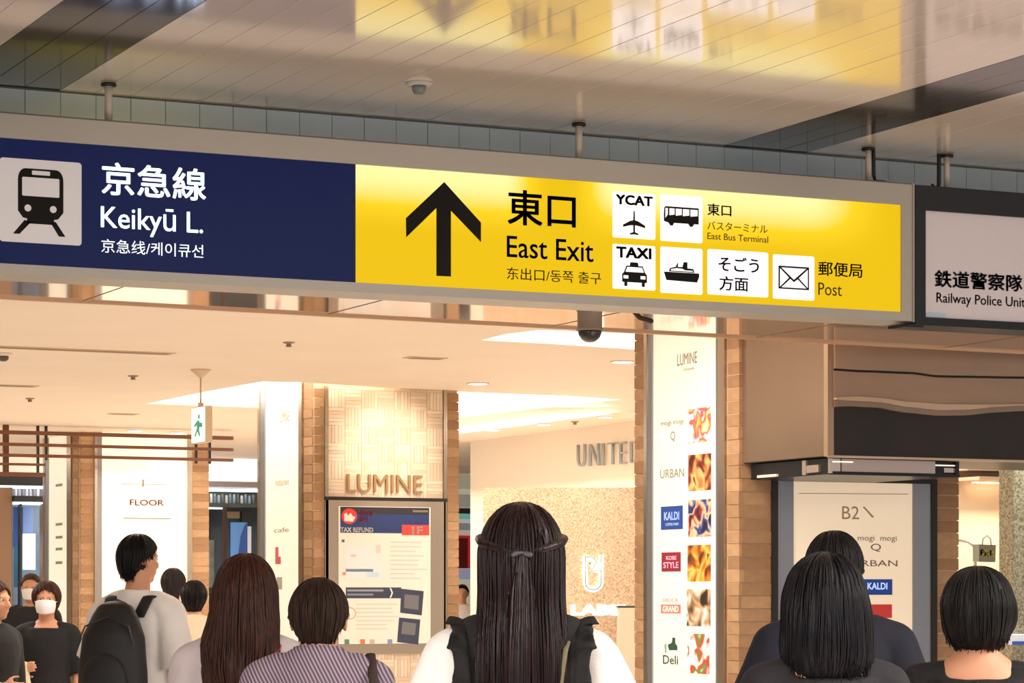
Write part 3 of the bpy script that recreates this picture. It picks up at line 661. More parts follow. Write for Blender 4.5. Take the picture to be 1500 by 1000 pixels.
# ================================================================== ARCADE BEYOND
# emergency exit sign
c = onZ(294, 541, ZM); d_ = (c - C0).dot(FWD)
ex = empty('exit_sign', (c.x, c.y, 2.5), 'small hanging white emergency exit lightbox with a green running figure', 'sign')
BG = mat('beige_housing', (222, 198, 168), .5)
lathe('ceiling_rose', (c.x, c.y, ZM), [(.075, 0), (.072, -.01), (.02, -.055), (.008, -.06)], BG, ex); tube('stem', [(c.x, c.y, ZM - .05), (c.x, c.y, 2.72)], .007, BG, ex)
EY0 = c.y - .14; zt_ = onY(300, 596, c.y).z; zb_ = onY(300, 649, c.y).z
box('housing', (c.x - .02, c.y - .16, zb_), (c.x + .035, c.y + .14, zt_), BG, ex, .004); box('stem_collar', (c.x - .015, c.y - .02, zt_), (c.x + .015, c.y + .02, zt_ + .03), BG, ex)
EP = PlX(c.x - .02)
box('lit_face', (c.x - .024, c.y - .155, zb_ + .006), (c.x - .0195, c.y + .135, zt_ - .006), mat('exit_face', (240, 250, 246), .4, emit=.95), ex)
def EFp(pts):
    return prism('running_figure', [Vector((c.x - .0245, c.y + .135 - .29 * u / 100, zb_ + (zt_ - zb_) * (1 - v / 100))) for u, v in pts], (-1, 0, 0), .001, mat('exit_green', (30, 160, 122), .4, emit=.35), ex)
EFp(circ(58, 28, 7)); EFp([(45, 38), (62, 38), (64, 45), (84, 46), (84, 58), (62, 57), (60, 66), (70, 80), (62, 84), (46, 68), (30, 84), (24, 78), (40, 62), (42, 50), (22, 56), (20, 50)])
# downlights
DL = mat('downlight_lens', (255, 250, 240), .4, emit=7, ecol=(255, 238, 214)); RIM = mat('downlight_rim', (240, 230, 215), .4)
dl = None
for i, (x, y, l) in enumerate(((700, 561, 'round downlight left of centre above the white shop wall, near the big cove'), (912, 529, 'round downlight beside the top of the nearest pillar'), (722, 629, 'first of three small downlights along the white shop wall'), (797, 621, 'middle one of three small downlights along the white shop wall'),
                               (887, 610, 'third small downlight, the one nearest the raised shop lettering'), (197, 630, 'tiny downlight above the slatted screen, left one'), (259, 633, 'tiny downlight above the slatted screen, next to the exit sign'))):
    c = onZ(x, y, ZM); rr_ = .075 if i < 2 else .065
    t_ = empty('downlight', (c.x, c.y, ZM - .012), l, 'downlight', 'ceiling downlights of the arcade')
    lathe('rim', (c.x, c.y, ZM), [(rr_ * 1.15, 0), (rr_ * 1.15, -.006), (rr_, -.01), (rr_, -.002)], RIM, t_); lathe('lens', (c.x, c.y, ZM - .003), [(rr_ * .98, 0), (rr_ * .98, -.006), (rr_ * .5, -.009), (.001, -.01)], DL, t_)
    spot('downlight_lamp', (c.x, c.y, ZM - .03), (c.x, c.y, 0), 22 if i > 4 else 34, 110)
# slot diffusers and small ceiling devices
SD = mat('slot_dark', (150, 122, 98), .7); SR = mat('slot_rim', (216, 190, 164), .6)
for i, (a, b, wd_, l) in enumerate((((-60, 504), (250, 518.5), .10, 'long thin slot air diffuser in the left of the arcade ceiling'), ((-60, 561), (52, 566), .10, 'short slot air diffuser at the left edge of the arcade ceiling'), ((598, 522), (648, 525.5), .09, 'slot air diffuser in the middle of the arcade ceiling'), ((163, 604.5), (198, 607), .09, 'small slot air diffuser above the slatted screen'))):
    A, B = onZ(*a, ZM), onZ(*b, ZM); y_ = (A.y + B.y) / 2
    t_ = empty('slot_diffuser', ((A.x + B.x) / 2, y_, ZM - .01), l, 'air vent')
    box('rim', (A.x, y_ - wd_ / 2 - .02, ZM - .006), (B.x, y_ + wd_ / 2 + .02, ZM + .001), SR, t_); box('slot', (A.x + .03, y_ - wd_ / 2, ZM - .008), (B.x - .03, y_ + wd_ / 2, ZM - .0055), SD, t_)
for x, y, l in ((423, 501, 'tiny round sprinkler head in the arcade ceiling above the poster pillar'), (195, 550, 'tiny round sprinkler head between the two left slot vents'), (44, 583, 'tiny round sprinkler head left of the slatted screen top'), (842, 617, 'tiny round sprinkler head near the white shop wall')):
    c = onZ(x, y, ZM); o = lathe('sprinkler_head', (c.x, c.y, ZM), [(.04, 0), (.038, -.006), (.018, -.01), (.016, -.026), (.024, -.03)], mat('sprinkler_metal', (150, 130, 112), .4, .3)); tag(o, l, 'sprinkler')
c = onZ(5, 517, ZM); t_ = empty('smoke_detector', (c.x, c.y, ZM - .06), 'round smoke detector at the left edge of the arcade ceiling', 'smoke detector')
lathe('base', c, [(.06, 0), (.06, -.015), (.045, -.02)], RIM, t_); lathe('head', c + Vector((0, 0, -.02)), [(.035, 0), (.035, -.02), (.02, -.035)], mat('detector_dark', (96, 78, 66), .4), t_)

# slatted wooden screen
YW = 25.2; Wp = PlY(YW); WD = mat('stained_wood', (112, 66, 40), .5, var=.15, vscale=6, stretch=(.3, 3, 3))
sc_ = empty('slatted_screen', (Wp.a(170), YW, 2.6), 'brown wooden slatted screen hung below the arcade ceiling', 'screen')
x0_, x1_ = Wp.a(-130), Wp.a(342)
for i, (ya, yb) in enumerate(((630, 635.5), (648, 652.5), (664, 668.5))):
    zz0, zz1 = Wp.z(12, yb), Wp.z(12, ya); box('slat', (x0_, YW, zz0), (x1_, YW + .05, zz1), WD, sc_)
zz0, zz1 = Wp.z(12, 681), Wp.z(12, 677.5); box('slat', (x0_, YW, zz0), (Wp.a(67), YW + .05, zz1), WD, sc_)
zz0, zz1 = Wp.z(12, 697), Wp.z(12, 691); box('slat', (x0_, YW, zz0), (Wp.a(67), YW + .05, zz1), WD, sc_)
for px in (11, 58, 70, 290, 310):
    x = Wp.a(px); w_ = .028 if px == 11 else .012; box('upright', (x - w_, YW + .05, Wp.z(12, 697 if px < 60 else 672)), (x + w_, YW + .08, ZM - .002), M['darksteel'] if px > 11 else WD, sc_)
for i, y in enumerate((622, 637, 653)):      # the return of the screen running away from the viewer
    pass

# white shop wall with raised letters (runs away from the viewer)
XW = 11.9; WX = PlX(XW)
struct(box('wall_shop', (XW, WX.a(960) - 3.2, 0), (XW + .25, WX.a(689), ZM), mat('white_shop_wall', (250, 240, 226), .6)))
ul = empty('shop_name_letters', (XW - .02, WX.a(895), 2.6), 'raised metal shop name letters on the white wall, cut off by the nearest pillar', 'lettering')
UM = mat('raised_letter_metal', (176, 184, 190), .4, .3)
for ch, a, b, y in (('U', 851, 862, 651.5), ('N', 869, 882, 650.5), ('I', 887, 889, 649.5), ('T', 896, 909, 648.5), ('E', 913.5, 922, 647.5), ('D', 929, 942, 646.5)): text(ch, WX, a, b, y, y + 32, UM, ul, .02, 0, 'letter', .03, -.022)
# granite shop front
PF = PlF(24.3)
gr = empty('granite_shopfront', PF.at(PF.a(880), 0), 'beige speckled granite shopfront with glowing logo, beneath the raised letters', 'shopfront')
prism('granite_slab', [PF.at(PF.a(708), 0, -.1), PF.at(PF.a(975), 0, -.1), PF.at(PF.a(975), PF.z(0, 714), -.1), PF.at(PF.a(708), PF.z(0, 714), -.1)], PF.n, .1, M['granite'], gr)
GL = mat('halo_light', (255, 252, 245), .4, emit=2.6, ecol=(255, 250, 240)); GM = mat('logo_tube_metal', (120, 150, 160), .3, .4)
lp = [(857, 814), (857, 852), (858.5, 858), (862, 862), (868, 864), (875, 862), (879, 858), (880.5, 852), (880.5, 813)]
tube('logo_halo', [PF.px(x, y, .012) for x, y in lp], .02, GL, gr, 8); tube('logo_outline', [PF.px(x, y, .05) for x, y in lp], .007, GM, gr, 8)
tube('logo_outline', [PF.px(x, y, .05) for x, y in ((857, 816), (865, 815.5), (871, 818), (873, 824), (870, 829), (868, 833), (871, 836), (880, 836))], .006, GM, gr, 8)
tube('logo_halo', [PF.px(x, y, .012) for x, y in ((859, 817), (865, 817.5), (871, 820), (872, 826), (868, 831), (871, 835), (879, 836))], .016, GL, gr, 8)
poly('logo_dot', PF, circ(863.5, 825, 1.6, 10), GM, gr, .01, .05)
HL = text('LABEL', PF, 838, 925, 887, 899, mat('letter_pale', (214, 230, 234), .4, emit=.8), gr, .045, .0, 'letter', .01)
text('LABEL', PF, 836, 927, 885, 901, mat('halo_light2', (255, 252, 245), .4, emit=1.0, ecol=(255, 250, 244)), gr, .006, .05, 'lettering_halo')
cb = atd(920, 888, 23.4); PG = PlF(23.4)
ct = empty('service_counter', PG.at(PG.a(925), 0), 'pale pink service counter with dark top beside the nearest pillar', 'counter')
prism('body', [PG.at(PG.a(899), 0), PG.at(PG.a(990), 0), PG.at(PG.a(990), PG.z(0, 890)), PG.at(PG.a(908), PG.z(0, 890))], FWD, .45, mat('counter_pink', (226, 200, 180), .5), ct)
prism('counter_top', [PG.at(PG.a(905), PG.z(0, 890)), PG.at(PG.a(990), PG.z(0, 890)), PG.at(PG.a(990), PG.z(0, 887)), PG.at(PG.a(905), PG.z(0, 887))], FWD, .5, mat('counter_dark', (74, 70, 58), .4), ct)

# shops far left: storefronts at Y 30
PB = PlY(30.5); PBB = PlY(32.5)
LED = mat('led_strip', (240, 248, 255), .4, emit=4, ecol=(225, 240, 255)); TEAL = mat('dark_teal_glass', (46, 62, 70), .12, .2, coat=.5); BLK = mat('fascia_black', (34, 36, 40), .4)
s1 = empty('shopfront', (PB.a(30), 30.6, 0), 'blue lit shopfront behind the two masked people', 'shopfront')
rect('backing', PBB, -160, 110, 620, 1050, mat('shop_blue_grey', (78, 98, 120), .5, var=.3, vscale=3), s1, .03)
rect('upper_wall', PB, -160, 70, 640, 694, mat('shop_cream_glow', (246, 232, 212), .6, emit=.5), s1, .03)  # glow in the plaster stands for shop light falling on it
rect('fascia', PB, -160, 66, 694, 708, BLK, s1, .12); rect('led_strip', PB, -160, 68, 708.5, 712, LED, s1, .06); rect('led_strip', PB, 10, 66, 735.5, 738.5, LED, s1, .04)
rect('shelf_board', PB, 12, 66, 727, 735, BLK, s1, .3)
rect('side_post', PB, -30, 11, 714, 1150, mat('post_brown', (150, 118, 92), .6), s1, .2); rect('mullion', PB, 11, 15, 714, 1150, mat('mullion_dark', (48, 54, 64), .4), s1, .1); rect('mullion', PB, 26, 29, 738, 1150, mat('mullion_dark', (48, 54, 64), .4), s1, .1)
rect('side_post', PB, 58, 70, 738, 1150, mat('post_taupe', (150, 132, 120), .6), s1, .15)
for x0__, x1__, y0__, y1__, c_ in ((29, 43, 741, 800, (30, 72, 140)), (43, 58, 741, 779, (120, 150, 205)), (30, 42, 800, 860, (36, 92, 120)), (17, 26, 742, 760, (190, 190, 196)), (16, 26, 775, 783, (240, 222, 200)), (16, 26, 786, 850, (90, 100, 106))):
    rect('display_board', PB, x0__, x1__, y0__, y1__, mat('board_%d_%d_%d' % c_, c_, .5, emit=.25), s1, .02, -.3)
rect('lit_screen', PB, 38, 56, 781, 834, mat('screen_white', (240, 246, 255), .4, emit=1.0), s1, .03, -.15)
ORD = ['first', 'second', 'third', 'fourth', 'fifth', 'sixth', 'seventh', 'eighth', 'ninth', 'tenth', 'eleventh', 'twelfth', 'thirteenth', 'fourteenth']
def bottle(pl, px, py, h, r_, c_, lab, grp, o=-.1):
    p_ = pl.px(px, py, 0); p_ = Vector((p_.x, pl.c + .12, p_.z)); m = mat('bottle_%d_%d_%d' % c_, c_, .2, coat=.3)
    b_ = lathe('bottle', p_, [(r_ * .9, 0), (r_, .01), (r_, h * .6), (r_ * .45, h * .75), (r_ * .4, h)], m, n=12); tag(b_, lab, 'bottle', grp)
rect('shelf_board', PB, 12, 66, 726.5, 728, BLK, s1, .3, -.28)
rs = random.Random(3)
# goods stand on the shelf board (top at the board's upper edge)
zsh = PB.z(12, 726.5)
for i in range(9):
    x = PB.a(16 + i * 5.4); m = mat('bottle_tone_%d' % (i % 3), [(200, 200, 208), (150, 146, 150), (232, 230, 236)][i % 3], .3)
    b_ = lathe('bottle', (x, 30.62, zsh), [(.016, 0), (.018, .01), (.018, .06 + .02 * (i % 3)), (.013, .09 + .015 * (i % 3)), (.013, .11 + .015 * (i % 2))], m, n=10); tag(b_, '%s bottle on upper shelf of the blue lit shop, %s from left' % (['pale grey', 'dull brown grey', 'whitish'][i % 3], ORD[i]), 'bottle', 'bottles on the upper shelf of the blue lit shop')
s2_ = empty('shopfront', (PB.a(345), 30.6, 0), 'glass shopfront with bright white upper wall between two brick pillars', 'shopfront')
rect('backing', PBB, 290, 480, 620, 1050, mat('shop_grey_green', (96, 104, 98), .5, var=.3, vscale=4), s2_, .03)
rect('upper_wall', PB, 280, 460, 643, 704, mat('shop_white_glow', (250, 250, 252), .6, emit=.75, ecol=(240, 244, 255)), s2_, .03)  # emission put into the wall in place of strong shop lamps
rect('fascia', PB, 280, 460, 705, 713, mat('fascia_grey', (168, 158, 158), .4, .3), s2_, .12); rect('led_strip', PB, 280, 460, 714.5, 719, LED, s2_, .06)
rect('shelf_board', PB, 280, 460, 736, 742, mat('shelf_slate', (74, 84, 86), .4), s2_, .3, -.28); rect('glass', PB, 280, 460, 742, 1150, TEAL, s2_, .02, -.29)
rect('mullion', PB, 324.5, 330, 743, 1150, mat('mullion_brown', (60, 34, 32), .4), s2_, .06); rect('glass_edge', PB, 305, 330, 743, 745, LED, s2_, .02)
rect('poster', PB, 348, 372, 764, 815, mat('poster_blue', (96, 146, 206), .5, emit=.35), s2_, .02, -.26); poly('poster', PB, [(358, 815), (362, 785), (368, 768), (372, 764), (372, 815)], mat('poster_deep_blue', (52, 86, 160), .5, emit=.3), s2_, .005, -.235)
rect('poster', PB, 372, 378, 770, 815, mat('poster_pale', (220, 222, 226), .5, emit=.3), s2_, .02, -.26); rect('speaker_block', PB, 363, 378, 748, 763, BLK, s2_, .05, -.26); rect('poster', PB, 343, 361, 748, 758, mat('poster_tan', (150, 136, 108), .5), s2_, .02, -.26)
rect('poster', PB, 306, 324, 790, 860, mat('reflection_pale', (128, 140, 136), .5, var=.4, vscale=5), s2_, .01, -.265)  # reflection in the glass, painted as a pale mottled patch
zsh = PB.z(290, 736)
for i in range(14):
    x = PB.a(303 + i * 5.6); cc = [(150, 160, 165), (96, 100, 96), (205, 198, 180), (110, 130, 150)][i % 4]
    b_ = lathe('bottle', (x, 30.62, zsh), [(.018, 0), (.019, .01), (.019, .05 + .02 * (i % 3)), (.014, .085 + .015 * (i % 3)), (.014, .10 + .015 * (i % 2))], mat('bottle_shade_%d' % (i % 4), cc, .3), n=10)
    tag(b_, '%s bottle on the shelf between two brick pillars, %s from left' % (['blue grey', 'dark grey', 'cream', 'slate blue'][i % 4], ORD[i]), 'bottle', 'bottles on the display shelf of the glass shopfront')
# display beyond, between pillar 2 and the white wall
PD = PlY(33.0); s3 = empty('display_stand', (PD.a(700), 33.05, 0), 'narrow strip of shop display with a red panel beside the poster pillar', 'display stand')
rect('backing', PD, 640, 780, 640, 1100, mat('display_pale', (226, 222, 206), .6, emit=.25), s3, .03)
for y0__, y1__, c_ in ((662, 672, (232, 200, 176)), (684, 716, (196, 198, 176)), (724, 742, (176, 178, 170)), (744, 752, (34, 34, 40)), (752, 760, (140, 214, 220)), (766, 776, (150, 156, 166)), (784, 832, (200, 44, 66)), (833, 848, (176, 184, 220))):
    rect('display_board', PD, 655, 700, y0__, y1__, mat('disp_%d_%d_%d' % c_, c_, .5, emit=.25), s3, .05, .03)
rect('display_board', PD, 660, 681, 788, 832, mat('disp_deepred', (120, 10, 24), .5), s3, .01, .081)

# right: warm lit niche and terrazzo pillar
YN = 17.5; PN = PlY(YN)
ni = empty('shop_niche', (PN.a(1435), YN, 0), 'warm lit shop niche wall with shelf, right of the B2 panel', 'niche')
rect('back_wall', PN, 1380, 1530, 600, 1300, mat('niche_plaster', (232, 206, 176), .6), ni, .05)
rect('shelf', PN, 1380, 1530, 701, 706, mat('niche_shelf', (214, 180, 146), .5), ni, .5); rect('shelf_lip', PN, 1380, 1530, 688, 691, BE2, ni, .35)
rect('side_post', PN, 1406, 1411, 704, 1300, mat('niche_post', (178, 132, 98), .5), ni, .03, .001)
rect('light_strip', PN, 1411, 1462, 706.8, 708.2, mat('warm_led', (255, 240, 215), .4, emit=9, ecol=(255, 226, 184)), ni, .03, .12)
for i, (x, c_) in enumerate(((1419, (210, 196, 180)), (1427, (236, 230, 220)), (1434, (110, 100, 96)), (1442, (230, 224, 214)), (1451, (170, 150, 130)))):
    p_ = PN.px(x, 688); b_ = box('box', (p_.x - .018, YN - .2, PN.z(1406, 688)), (p_.x + .018, YN - .14, PN.z(1406, 688) + .04 + .01 * (i % 2)), mat('smallbox_%d' % i, c_, .5), None, .003); tag(b_, '%s packet on the upper shelf of the warm lit niche' % ['beige', 'white leftmost', 'dark grey', 'off-white', 'light brown'][i], 'box', 'packets on the upper shelf of the niche')
# curved rail and bag
PR_ = PlY(YN - .8)
rl = tube('clothes_rail', [PR_.px(1385, 791), PR_.px(1405, 791), PR_.px(1418, 793), PR_.px(1426, 799), PR_.px(1428.5, 808), PR_.px(1429, 1290)], .012, mat('rail_chrome', (206, 192, 178), .2, .7), None, 10); tag(rl, 'pale curved metal rail in front of the warm lit niche', 'rail')
bg = empty('shopping_bag', PR_.px(1446, 822), 'grey green paper bag with yellow lettering hung in the niche', 'bag')
pb_ = PlY(YN - .9)
prism('bag_body', [pb_.px(1434, 797), pb_.px(1459, 798), pb_.px(1458, 823), pb_.px(1434, 822)], (0, 1, 0), .08, mat('bag_grey', (112, 112, 98), .6), bg)
tube('handle', [pb_.px(1439, 798), pb_.px(1440, 789), pb_.px(1446, 784), pb_.px(1451, 789), pb_.px(1452, 798)], .005, mat('bag_cord', (100, 96, 88), .6), bg, 6, True)
text('Pick', pb_, 1436, 1456, 804, 815, mat('bag_yellow', (226, 206, 40), .5), bg, .002, .03)
tx = PlY(13.9).a(1484); tp_ = box('terrazzo_pillar', (tx, 13.9, 0), (tx + 1.2, PlX(tx).a(1462.5), ZM), M['granite2'], None, .01); tag(tp_, 'grey green speckled terrazzo pillar at the right edge', 'pillar')
b_ = box('leaflet', (PlY(13.7).a(1478), 13.7, onY(1480, 944, 13.7).z), (PlY(13.7).a(1530), 13.89, onY(1480, 929, 13.7).z), mat('leaflet_white', (236, 238, 240), .5, emit=.3), None, .003); tag(b_, 'white leaflet box with a blue edge on the terrazzo pillar', 'leaflet box')
o = box('blue_edge', (PlY(13.69).a(1484), 13.692, onY(1480, 944, 13.7).z), (PlY(13.69).a(1530), 13.70, onY(1480, 939, 13.7).z), mat('leaflet_blue', (70, 120, 220), .5), b_)

# spots
q = F2.px(565, 640); spot('panel_spot', (q.x - .05, q.y - 1.2, ZM - .02), (q.x, q.y, q.z - .1), 120, 46, (1, .86, .7), .9)
q = F3.px(1240, 720)
wl = WX.px(800, 640); area('wall_washer', (XW - .7, wl.y, ZM - .02), .3, 260, (1, .95, .87), (0, R(35), 0), 5.5)
area('granite_washer', tuple(PF.at(PF.a(840), ZM - .03, 1.0)), .5, 14, (1, .93, .84), (R(-20), 0, -YAW), .3)
area('niche_fill', (PN.a(1437), YN - .45, PN.z(1437, 712)), .8, 26, (1, .88, .7), (R(-25), 0, 0), .1)  # extra area lamp added to brighten the niche beyond its shelf strip
area('pillar_fill', (6.4, 12.6, 2.98), 1.2, 60, (1, .9, .78))  # unseen area lamp added to brighten the nearest pillar
q = PF.px(868, 800); spot('granite_spot', (q - FWD * .7).to_tuple()[:2] + (2.95,), q, 16, 60)

for nm_, m_ in MATS.items():
    if nm_.startswith('logo_') and nm_ not in ('logo_halo', 'logo_tube_metal'):
        b_ = m_.node_tree.nodes['Principled BSDF']; b_.inputs['Emission Color'].default_value = b_.inputs['Base Color'].default_value; b_.inputs['Emission Strength'].default_value = .55 if nm_ in ('logo_pale', 'logo_pink', 'logo_pink2') else .1
area('pillar_fill', (10.3, 13.5, 2.98), .7, 30, (1, .94, .85))  # unseen area lamp added to brighten the terrazzo pillar
# ================================================================== PEOPLE
def vox(name, parts, voxel, m, parent=None, smooth_it=4, wr=0, wf=(9, 9, 4), seed=0, loc=None, rz=0):
    """fuse closed shapes into one continuous surface"""
    vs = []; fs = []
    for v, f in parts:
        k = len(vs); vs += [tuple(p) for p in v]; fs += [tuple(i + k for i in q) for q in f]
    me = bpy.data.meshes.new(name); me.from_pydata(vs, [], fs)
    bm = bmesh.new(); bm.from_mesh(me); bmesh.ops.recalc_face_normals(bm, faces=bm.faces); bm.to_mesh(me); bm.free()
    o = bpy.data.objects.new(name, me); COL.objects.link(o)
    a = o.modifiers.new('r', 'REMESH'); a.mode = 'VOXEL'; a.voxel_size = voxel; a.use_smooth_shade = True
    if smooth_it:
        b = o.modifiers.new('s', 'SMOOTH'); b.factor = .5; b.iterations = smooth_it
    bpy.context.view_layer.update()
    nm = bpy.data.meshes.new_from_object(o.evaluated_get(DG())); bpy.data.objects.remove(o)
    nm.name = name; nm.materials.clear()
    if wr:
        sv = Vector((seed * 3.7, seed * 1.3, seed * 2.1)); nrm = [v.normal.copy() for v in nm.vertices]
        for v, n_ in zip(nm.vertices, nrm):
            c = v.co; h = noise.noise(Vector((c.x * wf[0] + c.z * 3, c.y * wf[1], c.z * wf[2] - abs(c.x) * 5)) + sv) + .5 * noise.noise(Vector((c.x * wf[0] * 2.3 - c.z * 5, c.y * wf[1] * 2.3, c.z * wf[2] * 2)) + sv)
            v.co = c + n_ * (h * wr)
    o = link(name, nm, m, parent, True)
    if loc: o.location = loc; o.rotation_euler = (0, 0, rz)
    return o
def ell(c, r, n=16, k=10, rot=None):
    vs = [Vector((0, 0, r[2]))]; fs = []
    for i in range(1, k):
        t = math.pi * i / k
        for j in range(n):
            a = 2 * math.pi * j / n; vs.append(Vector((r[0] * math.sin(t) * math.cos(a), r[1] * math.sin(t) * math.sin(a), r[2] * math.cos(t))))
    vs.append(Vector((0, 0, -r[2])))
    for j in range(n): fs.append((0, 1 + j, 1 + (j + 1) % n)); fs.append((len(vs) - 1, 1 + (k - 2) * n + (j + 1) % n, 1 + (k - 2) * n + j))
    for i in range(k - 2):
        for j in range(n): fs.append((1 + i * n + j, 1 + (i + 1) * n + j, 1 + (i + 1) * n + (j + 1) % n, 1 + i * n + (j + 1) % n))
    if rot: vs = [rot @ v for v in vs]
    return [v + Vector(c) for v in vs], fs
def TB(pts, rads, n=14): return tube_v(pts, rads, n, True)
def hand(wr_, d, side, sc=1.0, curl=.5):
    """palm, four unequal bent fingers and a thumb from the side; d = direction of the forearm"""
    d = Vector(d).normalized(); pn = Vector((side, 0, 0)); pn = (pn - d * pn.dot(d)).normalized(); ac = d.cross(pn).normalized()
    if ac.y < 0: ac = -ac      # towards the thumb, forwards
    inn = -pn; w0 = Vector(wr_); out = []
    out.append(tube_v([w0 - d * .01, w0 + d * .03 * sc, w0 + d * .06 * sc, w0 + d * .09 * sc], [(.022 * sc, .019 * sc), (.034 * sc, .016 * sc), (.040 * sc, .015 * sc), (.038 * sc, .013 * sc)], 12, True, ref=ac))
    for i, L in enumerate((.070, .080, .076, .060)):
        b = w0 + d * .082 * sc + ac * (.029 - .0195 * i) * sc; p = [b]; a = 0
        for q in range(3):
            a += curl * (.35 + .25 * q); dd = d * math.cos(a) + inn * math.sin(a); p.append(p[-1] + dd * L * sc * (.42, .33, .25)[q])
        out.append(tube_v(p, [.0088 * sc, .0086 * sc, .008 * sc, .0068 * sc], 8, True, ref=ac))
    b = w0 + d * .025 * sc + ac * .026 * sc; p = [b, b + (d * .5 + ac * .75 + inn * .25).normalized() * .034 * sc]; p.append(p[-1] + (d * .85 + ac * .4 + inn * .35).normalized() * .028 * sc); p.append(p[-1] + (d * 1 + ac * .05 + inn * .4).normalized() * .022 * sc)
    out.append(tube_v(p, [.0125 * sc, .011 * sc, .0095 * sc, .0075 * sc], 8, True, ref=pn))
    return out
TOR = [(.80, .155, .10, 0), (.88, .168, .115, -.01), (.96, .160, .110, -.005), (1.05, .138, .095, 0), (1.14, .142, .098, 0), (1.24, .160, .108, 0), (1.32, .166, .106, -.005), (1.375, .150, .088, -.012), (1.41, .105, .07, -.018), (1.445, .060, .058, -.015)]
def figure(loc, face, H, label, arms=None, sw=1.0, hk=1.0, top=None, bottom=None, group=None, lean=0, voxel=.0065, head_turn=0, stoop=0, skin='skin'):
    """one continuous body; returns (object, dict) in local axes: x right, y forward"""
    s = H / 1.7; hd = Vector((0, .012 + stoop * .5, 1.574 - stoop)); parts = []
    def q(x, y, z): return (x * s * sw, y * s, z * s)
    parts.append(tube_v([q(0, y, z) for z, a, b, y in TOR], [(a * s * sw, b * s) for z, a, b, y in TOR], 20, True))
    parts.append(TB([q(0, -.02, 1.40), (0, (-.005 + stoop * .25) * s, (1.47 - stoop * .4) * s), (0, (hd.y - .008) * s, (hd.z - .055) * s)], [.062 * s, .053 * s, .055 * s]))
    A = {}
    for sd in (-1, 1):
        dflt = [(.168, -.012, 1.345), (.222, -.02, 1.08), (.248, .035, .845)]
        a = (arms or {}).get(sd, dflt); P_ = [Vector(q(sd * x, y, z)) for x, y, z in a]; A[sd] = P_
        parts.append(TB([Vector(q(sd * .07, -.012, 1.352)), P_[0], P_[0].lerp(P_[1], .5), P_[1], P_[1].lerp(P_[2], .3), P_[2]], [.046 * s, .048 * s, .044 * s, .037 * s, .038 * s, .024 * s], 12))
        d = (P_[2] - P_[1]).normalized(); parts += hand(P_[2], d, sd, s * .98, .5)
        hip = Vector(q(sd * .085, 0, .86)); kn = Vector(q(sd * .10, .01, .47)); an = Vector(q(sd * .10, -.01, .08))
        parts.append(TB([hip, hip.lerp(kn, .5), kn, kn.lerp(an, .3), an], [(.092 * s, .1 * s), .078 * s, .054 * s, .054 * s, .034 * s], 14))
        parts.append(TB([an + Vector((0, -.02, -.03)), an + Vector((0, .06, -.045)) * s, an + Vector((sd * .01, .16, -.055)) * s], [(.033 * s, .035 * s), (.036 * s, .028 * s), (.034 * s, .018 * s)], 10))
    # head with brow, nose, lips, chin and ears
    k = s * hk; RT = Matrix.Rotation(head_turn, 3, 'Z'); hc = Vector((0, hd.y * s, hd.z * s))
    def hp(x, y, z): return hc + RT @ Vector((x * k, y * k, z * k))
    def he(x, y, z, a, b, c, rot=None): parts.append(ell(hp(x, y, z), (a * k, b * k, c * k), rot=(RT @ rot if rot else RT)))
    he(0, -.012, .025, .0755, .094, .090); he(0, .022, -.035, .060, .068, .078); he(0, .052, -.088, .030, .030, .024)
    he(0, .072, .020, .052, .018, .012); parts.append(TB([hp(0, .082, .012), hp(0, .098, -.012), hp(0, .104, -.030)], [.010 * k, .011 * k, .014 * k], 10))
    he(-.012, .092, -.032, .010, .010, .008); he(.012, .092, -.032, .010, .010, .008); he(0, .085, -.056, .024, .010, .0055); he(0, .083, -.066, .021, .010, .006)
    for sd in (-1, 1):
        he(sd * .038, .060, -.022, .022, .022, .02); he(sd * .079, -.008, -.008, .008, .020, .032, Matrix.Rotation(sd * .25, 3, 'Z'))
    o = vox('person', parts, voxel, M[skin], None, 3, loc=Vector((loc[0], loc[1], 0)), rz=face)
    tag(o, label, 'person', group)
    for sd in (-1, 1):
        v, f = ell(hp(sd * .030, .0725, .004), (.0112 * k,) * 3, 12, 8); e = mk('eye', v, f, M['eye'], o, True, False)
        v, f = ell(hp(sd * .030, .0815, .004), (.0066 * k, .0032 * k, .0066 * k), 10, 6); mk('iris', v, f, mat('iris_brown', (38, 24, 18), .2), e, True, False)
    for sd in (-1, 1):
        an = Vector(q(sd * .10, -.01, .05)); v, f = TB([an + Vector((0, -.045, -.005)) * s, an + Vector((0, .05, -.01)) * s, an + Vector((sd * .01, .17, -.02)) * s], [(.04 * s, .044 * s), (.043 * s, .038 * s), (.04 * s, .026 * s)], 14)
        mk('shoe', v, f, M['shoe'], o, True, False)
    return o, dict(s=s, sw=sw, hc=hc, k=k, A=A, q=q, RT=RT, H=H)
